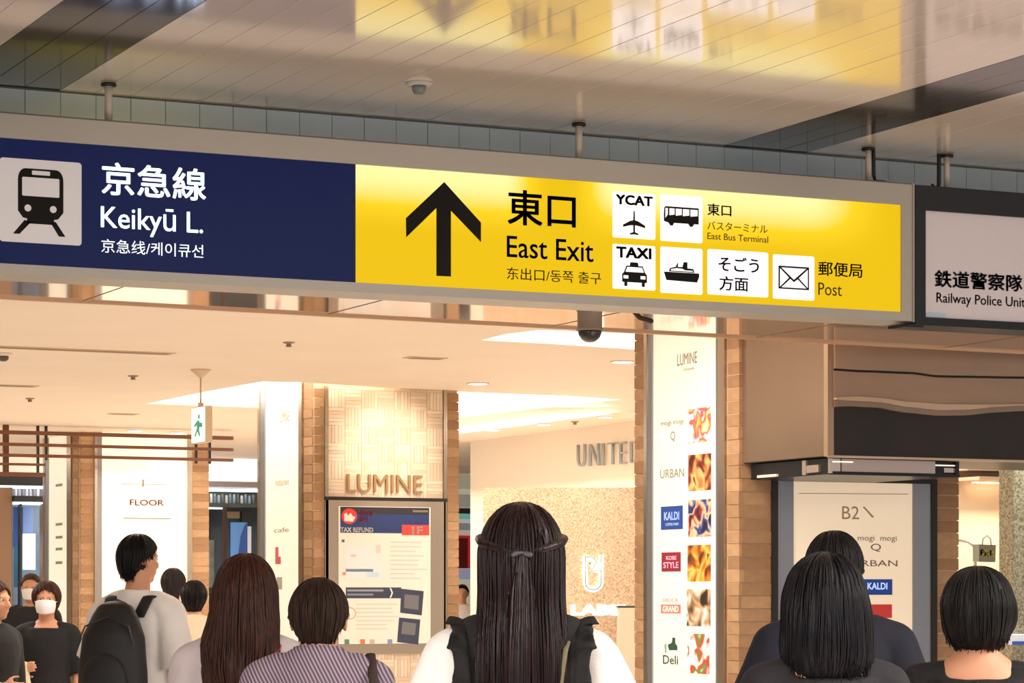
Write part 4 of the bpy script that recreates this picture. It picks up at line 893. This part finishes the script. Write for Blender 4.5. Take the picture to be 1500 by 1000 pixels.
def shirt(o, B, m, hem=.86, sleeve=.55, infl=.012, neck=1.45, flare=0, cuff=.008, wr=.004, seed=1, puff=0, name='shirt', vox_=.009, sleeves=True, shoulder=.0, yoke=0):
    s, q, sw = B['s'], B['q'], B['sw']; parts = []; rows = [r for r in TOR if r[0] <= neck]
    pts = []; rad = []
    for z, a, b, y in rows:
        if z < hem: continue
        g = infl + flare * max(0, (1.2 - z)); pts.append(q(0, y, z)); rad.append(((a + g) * s * sw, (b + g) * s))
    z0, a0, b0, y0 = rows[0]; lo = [r for r in TOR if r[0] >= hem][0]
    if lo[0] > hem: g = infl + flare * max(0, 1.2 - hem); pts.insert(0, q(0, lo[3], hem)); rad.insert(0, ((lo[1] + g) * s * sw, (lo[2] + g) * s))
    parts.append(tube_v(pts, rad, 22, False))
    if sleeves:
        for sd in (-1, 1):
            P_ = B['A'][sd]; L1 = (P_[1] - P_[0]).length; L2 = (P_[2] - P_[1]).length; tl = sleeve * (L1 + L2)
            rb = (.050 + infl * .9 + shoulder) * s; parts.append(ell(P_[0], (rb, rb, rb * .95), 16, 10)); parts.append(TB([Vector(q(sd * .03, -.015, min(1.385, neck - .045))), Vector(q(sd * .03, -.015, min(1.385, neck - .045))).lerp(P_[0], .5) + Vector((0, 0, .006)) * s, P_[0]], [(rb * .9, rb * 1.1), (rb * 1.02, rb * 1.08), rb], 16))
            pp = [P_[0]]; rr = [(.050 + infl + shoulder) * s]
            if tl <= L1: pp += [P_[0].lerp(P_[1], tl / L1 * .5), P_[0].lerp(P_[1], tl / L1)]; rr += [(.047 + infl + puff * .7) * s, (.044 + infl + cuff + puff) * s]
            else: pp += [P_[0].lerp(P_[1], .5), P_[1], P_[1].lerp(P_[2], (tl - L1) / L2)]; rr += [(.047 + infl + puff) * s, (.042 + infl + puff) * s, (.03 + infl + cuff) * s]
            parts.append(tube_v(pp, rr, 16, False))
    if yoke:
        for sd in (-1, 1):
            a_ = Vector(q(sd * .03, -.015, 1.385)); b_ = B['A'][sd][0]; parts.append(TB([a_, a_.lerp(b_, .45) + Vector((0, 0, .006)) * s, a_.lerp(b_, .72)], [(yoke * s * .95, yoke * s * 1.1), (yoke * s, yoke * s * 1.1), yoke * s], 16))
    return vox(name, parts, vox_, m, o, 3, wr, seed=seed)
def trousers(o, B, m, wide=.014, name='trousers', bot=.10, z1=.95):
    s, q = B['s'], B['q']; parts = [tube_v([q(0, -.005, z) for z in (.80, .88, z1)], [((a + wide) * s * B['sw'], (b + wide) * s) for a, b in ((.155, .10), (.168, .115), (.160, .110))], 18, True)]
    for sd in (-1, 1): parts.append(tube_v([q(sd * .085, 0, .86), q(sd * .093, .005, .66), q(sd * .10, .01, .47), q(sd * .10, -.005, bot)], [((.092 + wide) * s, (.1 + wide) * s), (.078 + wide) * s, (.06 + wide) * s, (.05 + wide) * s], 14, False))
    return vox(name, parts, .011, m, o, 3, .004, seed=5)
def skirt(o, B, m, bot=.35, flare=.11):
    s, q = B['s'], B['q']; parts = [tube_v([q(0, -.005, z) for z in (bot, .6, .80, .90, .99)], [((a) * s * B['sw'], (b) * s) for a, b in ((.19 + flare, .14 + flare), (.185 + flare * .6, .14 + flare * .5), (.18, .135), (.183, .13), (.16, .115))], 22, False)]
    return vox('skirt', parts, .011, m, o, 3, .007, (14, 14, 1.5), seed=8)
def hairmat(name, c, c2=None, rough=.38):
    m = bpy.data.materials.new(name); m.use_nodes = True; n = m.node_tree; N = n.nodes; L = n.links; b = N['Principled BSDF']
    tc = N.new('ShaderNodeTexCoord'); mp = N.new('ShaderNodeMapping'); mp.inputs['Scale'].default_value = (1, 1, .06); L.new(tc.outputs['Object'], mp.inputs[0])
    nz = N.new('ShaderNodeTexNoise'); nz.inputs['Scale'].default_value = 150; nz.inputs['Detail'].default_value = 3; L.new(mp.outputs[0], nz.inputs[0])
    rp = N.new('ShaderNodeValToRGB'); rp.color_ramp.elements[0].position = .35; rp.color_ramp.elements[1].position = .68
    rp.color_ramp.elements[0].color = lin(c); rp.color_ramp.elements[1].color = lin(c2 or tuple(min(255, int(v * 1.6) + 6) for v in c)); L.new(nz.outputs[0], rp.inputs[0]); L.new(rp.outputs[0], b.inputs['Base Color'])
    bp = N.new('ShaderNodeBump'); bp.inputs['Strength'].default_value = .5; bp.inputs['Distance'].default_value = .003; L.new(nz.outputs[0], bp.inputs['Height']); L.new(bp.outputs[0], b.inputs['Normal'])
    b.inputs['Roughness'].default_value = rough + .08; b.inputs['Specular IOR Level'].default_value = .22; return m
def hair(o, B, rings, m, face=None, strands=320, seed=0, tip=.02, name='hair', groove=.0022, sr=.0026, lvl=36, wave=0, off=(0, 0, 0), scal=1.0):
    """rings: (z, cx, cy, rx, ry) from crown to tips, relative to the head centre. face(z) = half angle kept free at the front"""
    rn = random.Random(seed); k = B['k'] * scal; hc = B['hc'] + Vector(off) * B['k']; RT = B['RT']; n = 84
    face = face or (lambda z: 0)
    def ringat(t):
        t = max(0, min(.9999, t)) * (len(rings) - 1); i = int(t); u = t - i
        p = [rings[max(i - 1, 0)], rings[i], rings[i + 1], rings[min(i + 2, len(rings) - 1)]]
        return [.5 * ((2 * p[1][j]) + (-p[0][j] + p[2][j]) * u + (2 * p[0][j] - 5 * p[1][j] + 4 * p[2][j] - p[3][j]) * u * u + (-p[0][j] + 3 * p[1][j] - 3 * p[2][j] + p[3][j]) * u ** 3) for j in range(5)]
    def front(a): d = (a - math.pi / 2 + math.pi) % (2 * math.pi) - math.pi; return abs(d)
    def pt(t, a, dr=0):
        z, cx, cy, rx, ry = ringat(t)
        if front(a) < face(z): return None
        return Vector((cx + (rx + dr) * math.cos(a), cy + (ry + dr) * math.sin(a), z))
    vs = []; fs = []
    ph = [rn.uniform(0, 6.28) for _ in range(6)]
    for i in range(lvl + 1):
        t = i / lvl; z, cx, cy, rx, ry = ringat(t)
        for j in range(n):
            a = 2 * math.pi * j / n; g = groove * (.6 * math.sin(9 * a + ph[0] + z * 9 + 2 * noise.noise(Vector((a, z * 5, seed)))) + .5 * math.sin(23 * a + ph[1] - z * 14) + .6 * noise.noise(Vector((math.cos(a) * 3, math.sin(a) * 3, z * 6 + seed))) * 2) * min(1, i / 5)
            if wave: g += wave * math.sin(z * 38 + 3 * a + ph[2]) * min(1, max(0, t - .4) * 3)
            f = 1
            if front(a) < face(z): f = .80
            vs.append(hc + RT @ (Vector((cx + (rx + g) * f * math.cos(a), cy + (ry + g) * f * math.sin(a), z - (rn.uniform(0, tip * .6) if i == lvl else 0))) * k))
    for i in range(lvl):
        for j in range(n): fs.append((i * n + j, i * n + (j + 1) % n, (i + 1) * n + (j + 1) % n, (i + 1) * n + j))
    fs.append(tuple(range(n))); fs.append(tuple(lvl * n + j for j in range(n)))
    for q_ in range(strands):
        a = rn.uniform(0, 2 * math.pi); da = rn.uniform(-.10, .10); t0 = rn.uniform(.02, .45); t1 = rn.uniform(.8, 1.0) if rn.random() < .75 else rn.uniform(.45, .8); pts = []; K = 12; dr0 = rn.uniform(-.001, .004)
        for i in range(K + 1):
            t = t0 + (t1 - t0) * i / K; p = pt(t, a + da * i / K, dr0 + (wave * math.sin(ringat(t)[0] * 38 + 3 * a + ph[2]) * min(1, max(0, t - .4) * 3) if wave else 0))
            if p is None: break
            pts.append(p)
        if len(pts) < 4: continue
        e = pts[-1] - pts[-2]
        if t1 > .8: pts.append(pts[-1] + e * .5 + Vector((rn.uniform(-.006, .006), rn.uniform(-.006, .006), -rn.uniform(.2, 1) * tip)))
        rr = [sr * (.35 + .65 * math.sin(math.pi * min(1, (i + .6) / len(pts)))) for i in range(len(pts))]; rr[-1] = sr * .15
        v, f = tube_v([hc + RT @ (p * k) for p in pts], [r_ * k for r_ in rr], 4, False); kk = len(vs); vs += v; fs += [tuple(x + kk for x in g_) for g_ in f]
    return mk(name, vs, fs, m, o, True, False)
D_ = math.pi
def fc(zt, top_a, mid_a, low_a, zl=-.02): return lambda z: 0 if z > zt else (R(top_a) if z > zt - .03 else (R(mid_a) if z > zl else R(low_a)))
def crown(rx, ry, cy=-.014, zt=.128, zc=.012):
    return [(zc + (zt - zc) * math.cos(R(t)), 0, cy, rx * math.sin(R(t)), ry * math.sin(R(t))) for t in (6, 24, 42, 60, 76)]
SHORT = crown(.0875, .107) + [(.01, 0, -.016, .0855, .105), (-.02, 0, -.022, .0785, .096), (-.05, 0, -.031, .067, .081), (-.078, 0, -.034, .054, .062), (-.095, 0, -.028, .043, .045)]
def fi(*ks):
    def f(z):
        if z >= ks[0][0]: return 0
        for (z0, a0), (z1, a1) in zip(ks, ks[1:]):
            if z >= z1: return R(a0 + (a1 - a0) * (z0 - z) / (z0 - z1))
        return R(ks[-1][1])
    return f
MENF = fi((.075, 20), (.05, 58), (.022, 76), (.004, 100), (-.05, 118), (-.095, 135))
WOMF = fi((.065, 10), (.045, 40), (.0, 58), (-.06, 64), (-.2, 66))
def at_px(px, d): return FWD * d + RGT * ((px - 750) / F * d)
AWAY = -YAW
BLK_H = hairmat('black_hair', (6, 5, 5), (20, 16, 16)); BRN_H = hairmat('brown_hair', (30, 12, 7), (70, 34, 20)); DRK_H = hairmat('dark_brown_hair', (14, 6, 7), (40, 20, 20), .2); GRB_H = hairmat('thin_brown_hair', (24, 14, 9), (56, 36, 24), .5)
def cloth(name, c, **k): return mat(name, c, k.pop('rough', .85), bump=.25, bscale=220, var=.05, vscale=6, **k)
WHT = cloth('white_cotton', (236, 232, 228)); WHT2 = cloth('ivory_cotton', (240, 214, 184)); LGR = cloth('light_grey_linen', (188, 178, 180)); BLKC = cloth('black_jersey', (16, 14, 16)); NAV = cloth('navy_jersey', (20, 22, 38)); BLKT = cloth('black_trouser_cloth', (24, 24, 28)); BEI = cloth('beige_cloth', (190, 150, 110)); DNM = cloth('dark_denim', (40, 46, 66)); CRM = cloth('cream_cloth', (222, 204, 172))
def striped():
    m = bpy.data.materials.new('striped_shirt_cloth'); m.use_nodes = True; n = m.node_tree; N = n.nodes; L = n.links; b = N['Principled BSDF']
    tc = N.new('ShaderNodeTexCoord'); mp = N.new('ShaderNodeMapping'); mp.inputs['Rotation'].default_value = (0, R(28), 0); L.new(tc.outputs['Object'], mp.inputs[0]); wv = N.new('ShaderNodeTexWave'); wv.bands_direction = 'X'; wv.inputs['Scale'].default_value = 34; wv.inputs['Distortion'].default_value = .6; wv.inputs['Detail'].default_value = 1
    L.new(mp.outputs[0], wv.inputs[0]); rp = N.new('ShaderNodeValToRGB'); rp.color_ramp.elements[0].color = lin((84, 70, 86)); rp.color_ramp.elements[1].color = lin((160, 144, 158)); rp.color_ramp.elements[0].position = .3; rp.color_ramp.elements[1].position = .75
    L.new(wv.outputs[0], rp.inputs[0]); L.new(rp.outputs[0], b.inputs['Base Color']); b.inputs['Roughness'].default_value = .8; return m
STR = striped()
def stalk(name, pts, wdt, th, m, parent):   # flat strap along points
    return tube(name, pts, [(wdt, th)] * len(pts), m, parent, 8, False, False)

# --- woman in the centre: long half-up dark hair, white puffed sleeves, black ruffled vest
d0 = 5.75; pc_ = at_px(764, d0)
o, B = figure(pc_, AWAY, 1.612, 'woman seen from behind with long dark half-up hair, white sleeves and black ruffled vest', sw=.98, hk=1.03, arms={-1: [(.160, -.012, 1.345), (.25, -.01, 1.08), (.27, .10, .86)], 1: [(.160, -.012, 1.345), (.26, -.01, 1.08), (.24, .14, .90)]})
shirt(o, B, WHT, sleeve=.98, infl=.010, puff=.026, cuff=.004, wr=.007, seed=11, name='blouse', shoulder=.012)
vs_ = shirt(o, B, BLKC, hem=.90, infl=.019, neck=1.45, sleeves=False, wr=.003, seed=12, name='vest', yoke=.080); skirt(o, B, BLKT, .30)
s = B['s']
for sd in (-1, 1):   # ruffles: a wavy collar of cloth standing around each shoulder
    vs = []; fs = []; K = 60
    for i in range(K + 1):
        u = i / K; a = R(-100 + 175 * u); base = Vector((sd * (.112 + .014 * math.cos(a)), -.014 + .128 * math.sin(a), 1.275 + .158 * math.cos(a))) * s
        outv = Vector((sd * 1.0, .35 * math.sin(i * .8), .55 + .22 * math.sin(i * .62))).normalized(); L_ = (.046 + .006 * math.sin(i * .5)) * s
        for j in range(5): vs.append(base + outv * L_ * j / 4 + Vector((0, 0, -.012 * (j / 4) ** 2)) + Vector((0, .012 * math.sin(i * 1.1) * j / 4, 0)))
    for i in range(K):
        for j in range(4): fs.append((i * 5 + j, i * 5 + j + 1, (i + 1) * 5 + j + 1, (i + 1) * 5 + j))
    rf = mk('ruffle', vs, fs, BLKC, vs_, True, False); md = rf.modifiers.new('t', 'SOLIDIFY'); md.thickness = .004
LONG = crown(0.091, 0.109) + [(.01, 0, -.018, .093, .110), (-.05, 0, -.035, .092, .100), (-.11, 0, -.058, .093, .078), (-.17, 0, -.085, .098, .060), (-.25, 0, -.110, .100, .045), (-.36, 0, -.122, .098, .038), (-.46, 0, -.122, .090, .034), (-.55, 0, -.115, .075, .028)]
hair(o, B, LONG, DRK_H, WOMF, 520, 3, .05, groove=.0014, sr=.0021)
TAIL = [(.02, 0, -.116, .008, .010), (.012, 0, -.122, .016, .014), (-.03, 0, -.128, .022, .016), (-.10, 0, -.142, .028, .016), (-.20, 0, -.160, .032, .016), (-.32, 0, -.168, .032, .015), (-.42, 0, -.166, .026, .013), (-.50, 0, -.16, .014, .008)]
hair(o, B, TAIL, DRK_H, None, 40, 4, .03, 'ponytail', .0015, .0025)
TW = [Vector((x, y, z)) for x, y, z in ((-.088, .0, .045), (-.080, -.062, .035), (-.045, -.104, .022), (0, -.124, .012))]
for sd in (-1, 1):
    tube('hair_twist', [B['hc'] + Vector((p.x * sd, p.y, p.z)) * B['k'] for p in TW], [(.016, .012), (.017, .012), (.015, .011), (.010, .009)], DRK_H, o, 10, True, False)
v, f = TB([B['hc'] + Vector((x, -.132, .008 + .004 * math.cos(x * 90))) * B['k'] for x in (-.018, -.009, 0, .009, .018)], [.006] * 5, 8); mk('hair_tie', v, f, mat('hair_tie_grey', (70, 62, 70), .4), o, True, False)
bgx = empty('shoulder_bag', pc_ + Vector((0, 0, .80)), 'olive thin-strapped black shoulder bag worn by the woman in the centre', 'bag', rz=AWAY)
def loc_pts(B, pts): return [Vector(p) * B['s'] - Vector((0, 0, .80)) for p in pts]
stalk('strap', loc_pts(B, [(.125, .02, 1.43), (.115, -.05, 1.42), (.098, -.115, 1.37), (.085, -.132, 1.28), (.055, -.13, 1.18), (-.0, -.125, 1.08), (-.10, -.125, .99), (-.19, -.08, .90)]), .0055, .003, mat('olive_strap', (112, 104, 78), .6), bgx)
v, f = ell(Vector((-.235, -.03, .80)) * B['s'] - Vector((0, 0, .80)), (.05, .12, .09)); mk('bag_body', v, f, mat('bag_black', (24, 22, 24), .5), bgx, True, False)

# --- older man in the striped shirt
pc_ = at_px(466, 7.05)
o, B = figure(pc_, AWAY, 1.50, 'older man seen from behind in a striped grey shirt, thin brown hair', sw=1.0, hk=1.0, stoop=.045)
shirt(o, B, STR, hem=.86, sleeve=.62, infl=.016, wr=.004, seed=21, neck=1.46, flare=.03)
v, f = tube_v([(0, -.010 * B['s'], 1.405 * B['s']), (0, -.004 * B['s'], 1.445 * B['s'])], [(.078, .076), (.066, .064)], 20, False); mk('collar', v, f, STR, o, True, False)
trousers(o, B, BLKT)
hair(o, B, SHORT, GRB_H, MENF, 380, 5, .008, groove=.0012, sr=.0028)
v, f = tube_v([B['hc'] + Vector((sd_ * .0, 0, 0)) * B['k'] for sd_ in (0,)] * 1 + [B['hc']], [.001, .001], 4, False)
mk('glasses_arm', *tube_v([B['hc'] + Vector((-.083, -.03, -.006)) * B['k'], B['hc'] + Vector((-.083, .02, .004)) * B['k'], B['hc'] + Vector((-.078, .07, .006)) * B['k']], [.0016] * 3, 6, False), mat('glasses_metal', (150, 140, 130), .3, .6), o, True, False)
sb = empty('shoulder_strap_bag', pc_ + Vector((0, 0, .7)), 'dark brown shoulder bag on the right side of the older man', 'bag', rz=AWAY)
stalk('strap', [Vector(p) - Vector((0, 0, .7)) for p in ((.135, .05, 1.235), (.14, -.02, 1.258), (.15, -.08, 1.20), (.17, -.115, 1.08), (.205, -.09, .92), (.25, -.06, .8))], .013, .004, mat('strap_brown', (48, 30, 24), .6), sb)
v, f = ell(Vector((.285, -.02, 0)), (.05, .13, .11)); mk('bag_body', v, f, mat('bag_brown', (52, 34, 28), .6), sb, True, False)

# --- woman with long brown hair
pc_ = at_px(361, 7.65)
o, B = figure(pc_, AWAY, 1.53, 'woman seen from behind with long wavy chestnut hair and pale grey top', sw=.98, hk=1.03, head_turn=-.15)
shirt(o, B, LGR, sleeve=.5, infl=.02, wr=.008, seed=31, flare=.08, puff=.015, name='blouse', shoulder=.008); skirt(o, B, CRM, .25)
LW = crown(0.098, 0.111) + [(.01, 0, -.018, .104, .112), (-.05, 0, -.035, .116, .104), (-.11, 0, -.058, .128, .088), (-.17, 0, -.085, .136, .068), (-.23, .0, -.105, .132, .052), (-.29, .004, -.115, .112, .044), (-.36, .01, -.118, .080, .036), (-.42, .014, -.115, .042, .024)]
hair(o, B, [(z, x, y, a * (.93 if z > 0 else .88), b) for z, x, y, a, b in LW], BRN_H, WOMF, 520, 6, .06, wave=.004, groove=.003, sr=.0032)
sb = empty('shoulder_bag', pc_ + Vector((0, 0, .75)), 'small crossbody bag with a red strap worn by the chestnut haired woman', 'bag', rz=AWAY)
stalk('strap', [Vector(p) - Vector((0, 0, .75)) for p in ((-.11, .06, 1.27), (-.10, -.03, 1.285), (-.085, -.14, 1.22), (-.03, -.16, 1.10), (.03, -.165, 1.165), (.06, -.15, 1.0), (.19, -.09, .84))][:1] + [Vector(p) - Vector((0, 0, .75)) for p in ((.11, -.03, 1.285), (.09, -.13, 1.24), (.03, -.165, 1.14), (-.03, -.165, 1.04), (-.14, -.15, .92), (-.22, -.08, .80))], .006, .004, mat('strap_red', (170, 20, 52), .6), sb)
v, f = ell(Vector((-.26, -.02, 0)), (.045, .11, .085)); mk('bag_body', v, f, mat('bag_red', (120, 24, 44), .6), sb, True, False)

# --- man with the black backpack
pc_ = at_px(203, 11.4)
o, B = figure(pc_, AWAY - .30, 1.685, 'young man seen from behind in white T-shirt carrying a black backpack', sw=.86, hk=.9, head_turn=-.45, arms={-1: [(.172, -.012, 1.345), (.26, .03, 1.10), (.24, .16, .95)], 1: [(.172, -.012, 1.345), (.25, -.03, 1.09), (.262, .04, .85)]})
shirt(o, B, WHT, hem=.80, sleeve=.46, infl=.024, wr=.008, seed=41, flare=.06, puff=.006, shoulder=.002, cuff=.012, name='t_shirt'); trousers(o, B, BLKT, .03)
hair(o, B, [(z, x, y, a * 1.0, b * 1.0) for z, x, y, a, b in SHORT], BLK_H, MENF, 380, 8, .022, sr=.0035, groove=.003)
bk = empty('backpack', pc_ + Vector((0, 0, .90)), 'black backpack on the back of the man in the white T-shirt', 'backpack', rz=AWAY - .30)
def bl(x, y, z): return Vector((x, y, z - .90))
pk = [tube_v([bl(0, -.24, .90), bl(0, -.25, .96), bl(0, -.25, 1.10), bl(0, -.245, 1.24), bl(0, -.23, 1.33)], [(.13, .085), (.155, .095), (.155, .095), (.14, .085), (.10, .06)], 24, True)]
PKM = mat('backpack_nylon', (15, 15, 18), .55, bump=.2, bscale=160); PK2 = mat('backpack_webbing', (24, 24, 28), .6)
pkb = vox('pack_body', pk, .008, PKM, bk, 4, .004, seed=4)
v, f = ell(bl(0, -.335, 1.05), (.105, .03, .12)); mk('front_pocket', v, f, PKM, bk, True, False)
for sd in (-1, 1): stalk('shoulder_strap', [bl(sd * .07, -.15, 1.32), bl(sd * .085, -.09, 1.40), bl(sd * .10, -.0, 1.415), bl(sd * .12, .09, 1.36), bl(sd * .135, .145, 1.25), bl(sd * .155, .12, 1.10), bl(sd * .16, -.02, 1.0), bl(sd * .14, -.17, .98)], .028, .007, PK2, bk)
tube('carry_handle', [bl(-.04, -.19, 1.33), bl(-.035, -.20, 1.375), bl(.0, -.205, 1.39), bl(.035, -.20, 1.375), bl(.04, -.19, 1.33)], .006, mat('handle_grey', (96, 100, 120), .6), bk, 8, True, False)
tube('zip', [bl(-.13, -.32, 1.20), bl(-.10, -.31, 1.28), bl(0, -.30, 1.32), bl(.10, -.31, 1.28), bl(.13, -.32, 1.20)], .004, mat('zip_grey', (50, 50, 56), .4), bk, 6, False, False)
v, f = ell(bl(.03, -.366, 1.0), (.012, .002, .009)); mk('badge', v, f, mat('badge_grey', (110, 110, 112), .5), bk, True, False)

# --- two people beyond him
o, B = figure(at_px(254, 19.2), AWAY - .1, 1.60, 'distant person with dark tied-up hair, partly hidden behind the man with the backpack', voxel=.009)
shirt(o, B, BEI, sleeve=.5, infl=.02, seed=51, vox_=.013); trousers(o, B, DNM, .02)
hair(o, B, [(z, x, y, a * 1.04, b * 1.03) for z, x, y, a, b in SHORT[:-2]] + [(-.10, 0, -.075, .05, .04), (-.17, 0, -.09, .045, .03), (-.24, 0, -.095, .03, .02)], hairmat('ash_hair', (30, 22, 24), (66, 54, 58)), WOMF, 90, 9, .02, sr=.005)
o, B = figure(at_px(284, 16.8), AWAY, 1.50, 'distant person with a round black bob wearing a cream blouse beside a brick pillar', voxel=.009)
shirt(o, B, WHT2, sleeve=.6, infl=.03, seed=52, flare=.12, puff=.02, vox_=.012, wr=.008, name='blouse'); skirt(o, B, LGR, .3)
hair(o, B, [(z, x, y, a * 1.05, b * 1.04) for z, x, y, a, b in SHORT], BLK_H, WOMF, 110, 10, .012, sr=.005)

# --- people coming towards the viewer at the left
MASK = mat('face_mask', (238, 230, 228), .8)
def mask(o, B):
    k, hc, RT = B['k'], B['hc'], B['RT']; vs = []; fs = []; n, q_ = 15, 11
    for i in range(n + 1):
        u = -1 + 2 * i / n
        for j in range(q_ + 1):
            w_ = -1 + 2 * j / q_; a = u * R(62); rr_ = 1 + .10 * (1 - u * u) * (1 - w_ * w_)
            zz = -.046 - .046 * w_ * (1 - .25 * u * u); y = (.088 - .01 * max(0, w_)) * math.cos(a) * rr_ + .012; vs.append(hc + RT @ (Vector(((.071 - .010 * max(0, w_)) * math.sin(a), y + .004, zz)) * k))
    for i in range(n):
        for j in range(q_): fs.append((i * (q_ + 1) + j, i * (q_ + 1) + j + 1, (i + 1) * (q_ + 1) + j + 1, (i + 1) * (q_ + 1) + j))
    m_ = mk('face_mask', vs, fs, MASK, o, True, False); md = m_.modifiers.new('t', 'SOLIDIFY'); md.thickness = .004; md.offset = 1
    for sd in (-1, 1): tube('ear_loop', [hc + RT @ (Vector((sd * x, y, z)) * k) for x, y, z in ((.063, .055, -.02), (.078, .02, -.006), (.084, -.02, .0))], .0015, MASK, m_, 5, False, False)
TOW = AWAY + math.pi
pc_ = at_px(68, 15.6)
o, B = figure(pc_, TOW + .1, 1.49, 'woman facing the viewer in white face mask, short brown hair and black top', sw=.92, voxel=.0055, hk=1.02, arms={1: [(.168, -.012, 1.345), (.20, -.02, 1.10), (.14, .13, 1.12)], -1: [(.168, -.012, 1.345), (.225, -.02, 1.09), (.235, .035, .85)]})
shirt(o, B, BLKC, sleeve=.55, infl=.022, neck=1.40, seed=61, flare=.05, name='top', cuff=.02); trousers(o, B, BLKT, .03); mask(o, B)
hair(o, B, [(z, x, y, a * 1.06, b * 1.04) for z, x, y, a, b in SHORT[:-1]] + [(-.12, 0, -.03, .06, .055)], hairmat('auburn_hair', (44, 22, 16), (80, 44, 30)), WOMF, 160, 11, .015, sr=.0045)
hb = empty('tote_bag', pc_ + Vector((0, 0, 1.0)), 'cream folded tote held by the masked woman in the black top', 'bag', rz=TOW + .1)
hx = B['A'][1][2]; mk('bag_body', *tube_v([hx + Vector((.0, .06, .03 - 1.0)), hx + Vector((.0, .08, -.06 - 1.0)), hx + Vector((.0, .08, -.22 - 1.0))], [(.02, .012), (.035, .02), (.06, .03)], 12, True), CRM, hb, True, False)
o, B = figure(at_px(46, 20.5), TOW, 1.57, 'man in a white mask and black jacket walking behind the masked woman', sw=1.0, voxel=.008)
shirt(o, B, cloth('charcoal_jacket', (26, 25, 30)), sleeve=.95, infl=.03, neck=1.42, seed=62, name='jacket', vox_=.012); trousers(o, B, BLKT, .03); mask(o, B)
hair(o, B, SHORT, hairmat('dull_brown_hair', (48, 28, 22), (84, 56, 44)), MENF, 90, 12, .01)
pc_ = at_px(-10, 13.6)
o, B = figure(pc_, TOW + 1.1, 1.49, 'person cut off by the left edge, black top and beige trousers', sw=1.0, voxel=.008, arms={1: [(.168, -.012, 1.345), (.215, -.02, 1.10), (.12, .16, 1.08)]})
shirt(o, B, BLKC, hem=1.02, sleeve=.92, infl=.03, seed=63, name='top', vox_=.012); trousers(o, B, BEI, .035, z1=1.04)
hair(o, B, [(z, x, y, a * 1.04, b * 1.03) for z, x, y, a, b in SHORT], hairmat('brown_hair_edge', (50, 26, 18), (84, 48, 34)), WOMF, 80, 13, .012)

# --- right hand group
o, B = figure(at_px(1222, 8.05), AWAY, 1.605, 'man in navy T-shirt seen from behind in front of the B2 panel', sw=1.12, hk=1.02, arms={1: [(.172, -.012, 1.345), (.255, -.02, 1.09), (.25, .08, .86)], -1: [(.172, -.012, 1.345), (.255, -.02, 1.09), (.25, .08, .86)]})
shirt(o, B, NAV, sleeve=.5, infl=.018, seed=71, puff=.012, name='t_shirt'); trousers(o, B, BLKT, .02)
hair(o, B, SHORT, BLK_H, MENF, 380, 14, .010, sr=.004)
pc_ = at_px(1207, 6.45)
o, B = figure(pc_, AWAY + .1, 1.515, 'woman with a shoulder-length black bob seen from behind in a black top', sw=1.02, hk=1.03, head_turn=.12)
shirt(o, B, cloth('charcoal_top', (34, 32, 37)), sleeve=.5, infl=.014, neck=1.40, seed=72, name='top'); trousers(o, B, BLKT, .02)
BOB = crown(0.102, 0.116) + [(.01, 0, -.018, .108, .118), (-.05, 0, -.026, .116, .118), (-.10, 0, -.034, .121, .112), (-.145, 0, -.04, .120, .10), (-.18, 0, -.042, .108, .086), (-.205, 0, -.04, .088, .07)]
hair(o, B, BOB, hairmat('blue_black_hair', (7, 6, 9), (26, 23, 30), .28), WOMF, 520, 15, .035, groove=.003, sr=.003, wave=.003)
pc_ = at_px(1432, 7.0)
o, B = figure(pc_, AWAY - .12, 1.49, 'woman with short black bob and bare nape at the right edge, black top', sw=1.04, hk=1.0, head_turn=.05)
shirt(o, B, BLKC, sleeve=.5, infl=.016, neck=1.39, seed=73, name='top'); trousers(o, B, BLKT, .02)
BB = crown(0.104, 0.116) + [(.01, 0, -.02, .108, .120), (-.035, 0, -.024, .107, .114), (-.07, 0, -.028, .098, .10), (-.098, 0, -.03, .082, .082), (-.118, 0, -.028, .062, .06)]
hair(o, B, BB, BLK_H, WOMF, 460, 16, .018, groove=.003, sr=.003, wave=.004)
o, B = figure(at_px(677, 31.2), TOW, 1.52, 'shop assistant glimpsed far off between the poster pillar and the white wall', voxel=.011)
shirt(o, B, WHT, sleeve=.5, infl=.02, seed=81, vox_=.016); trousers(o, B, BLKT, .02); hair(o, B, SHORT, BLK_H, MENF, 40, 17, .01)
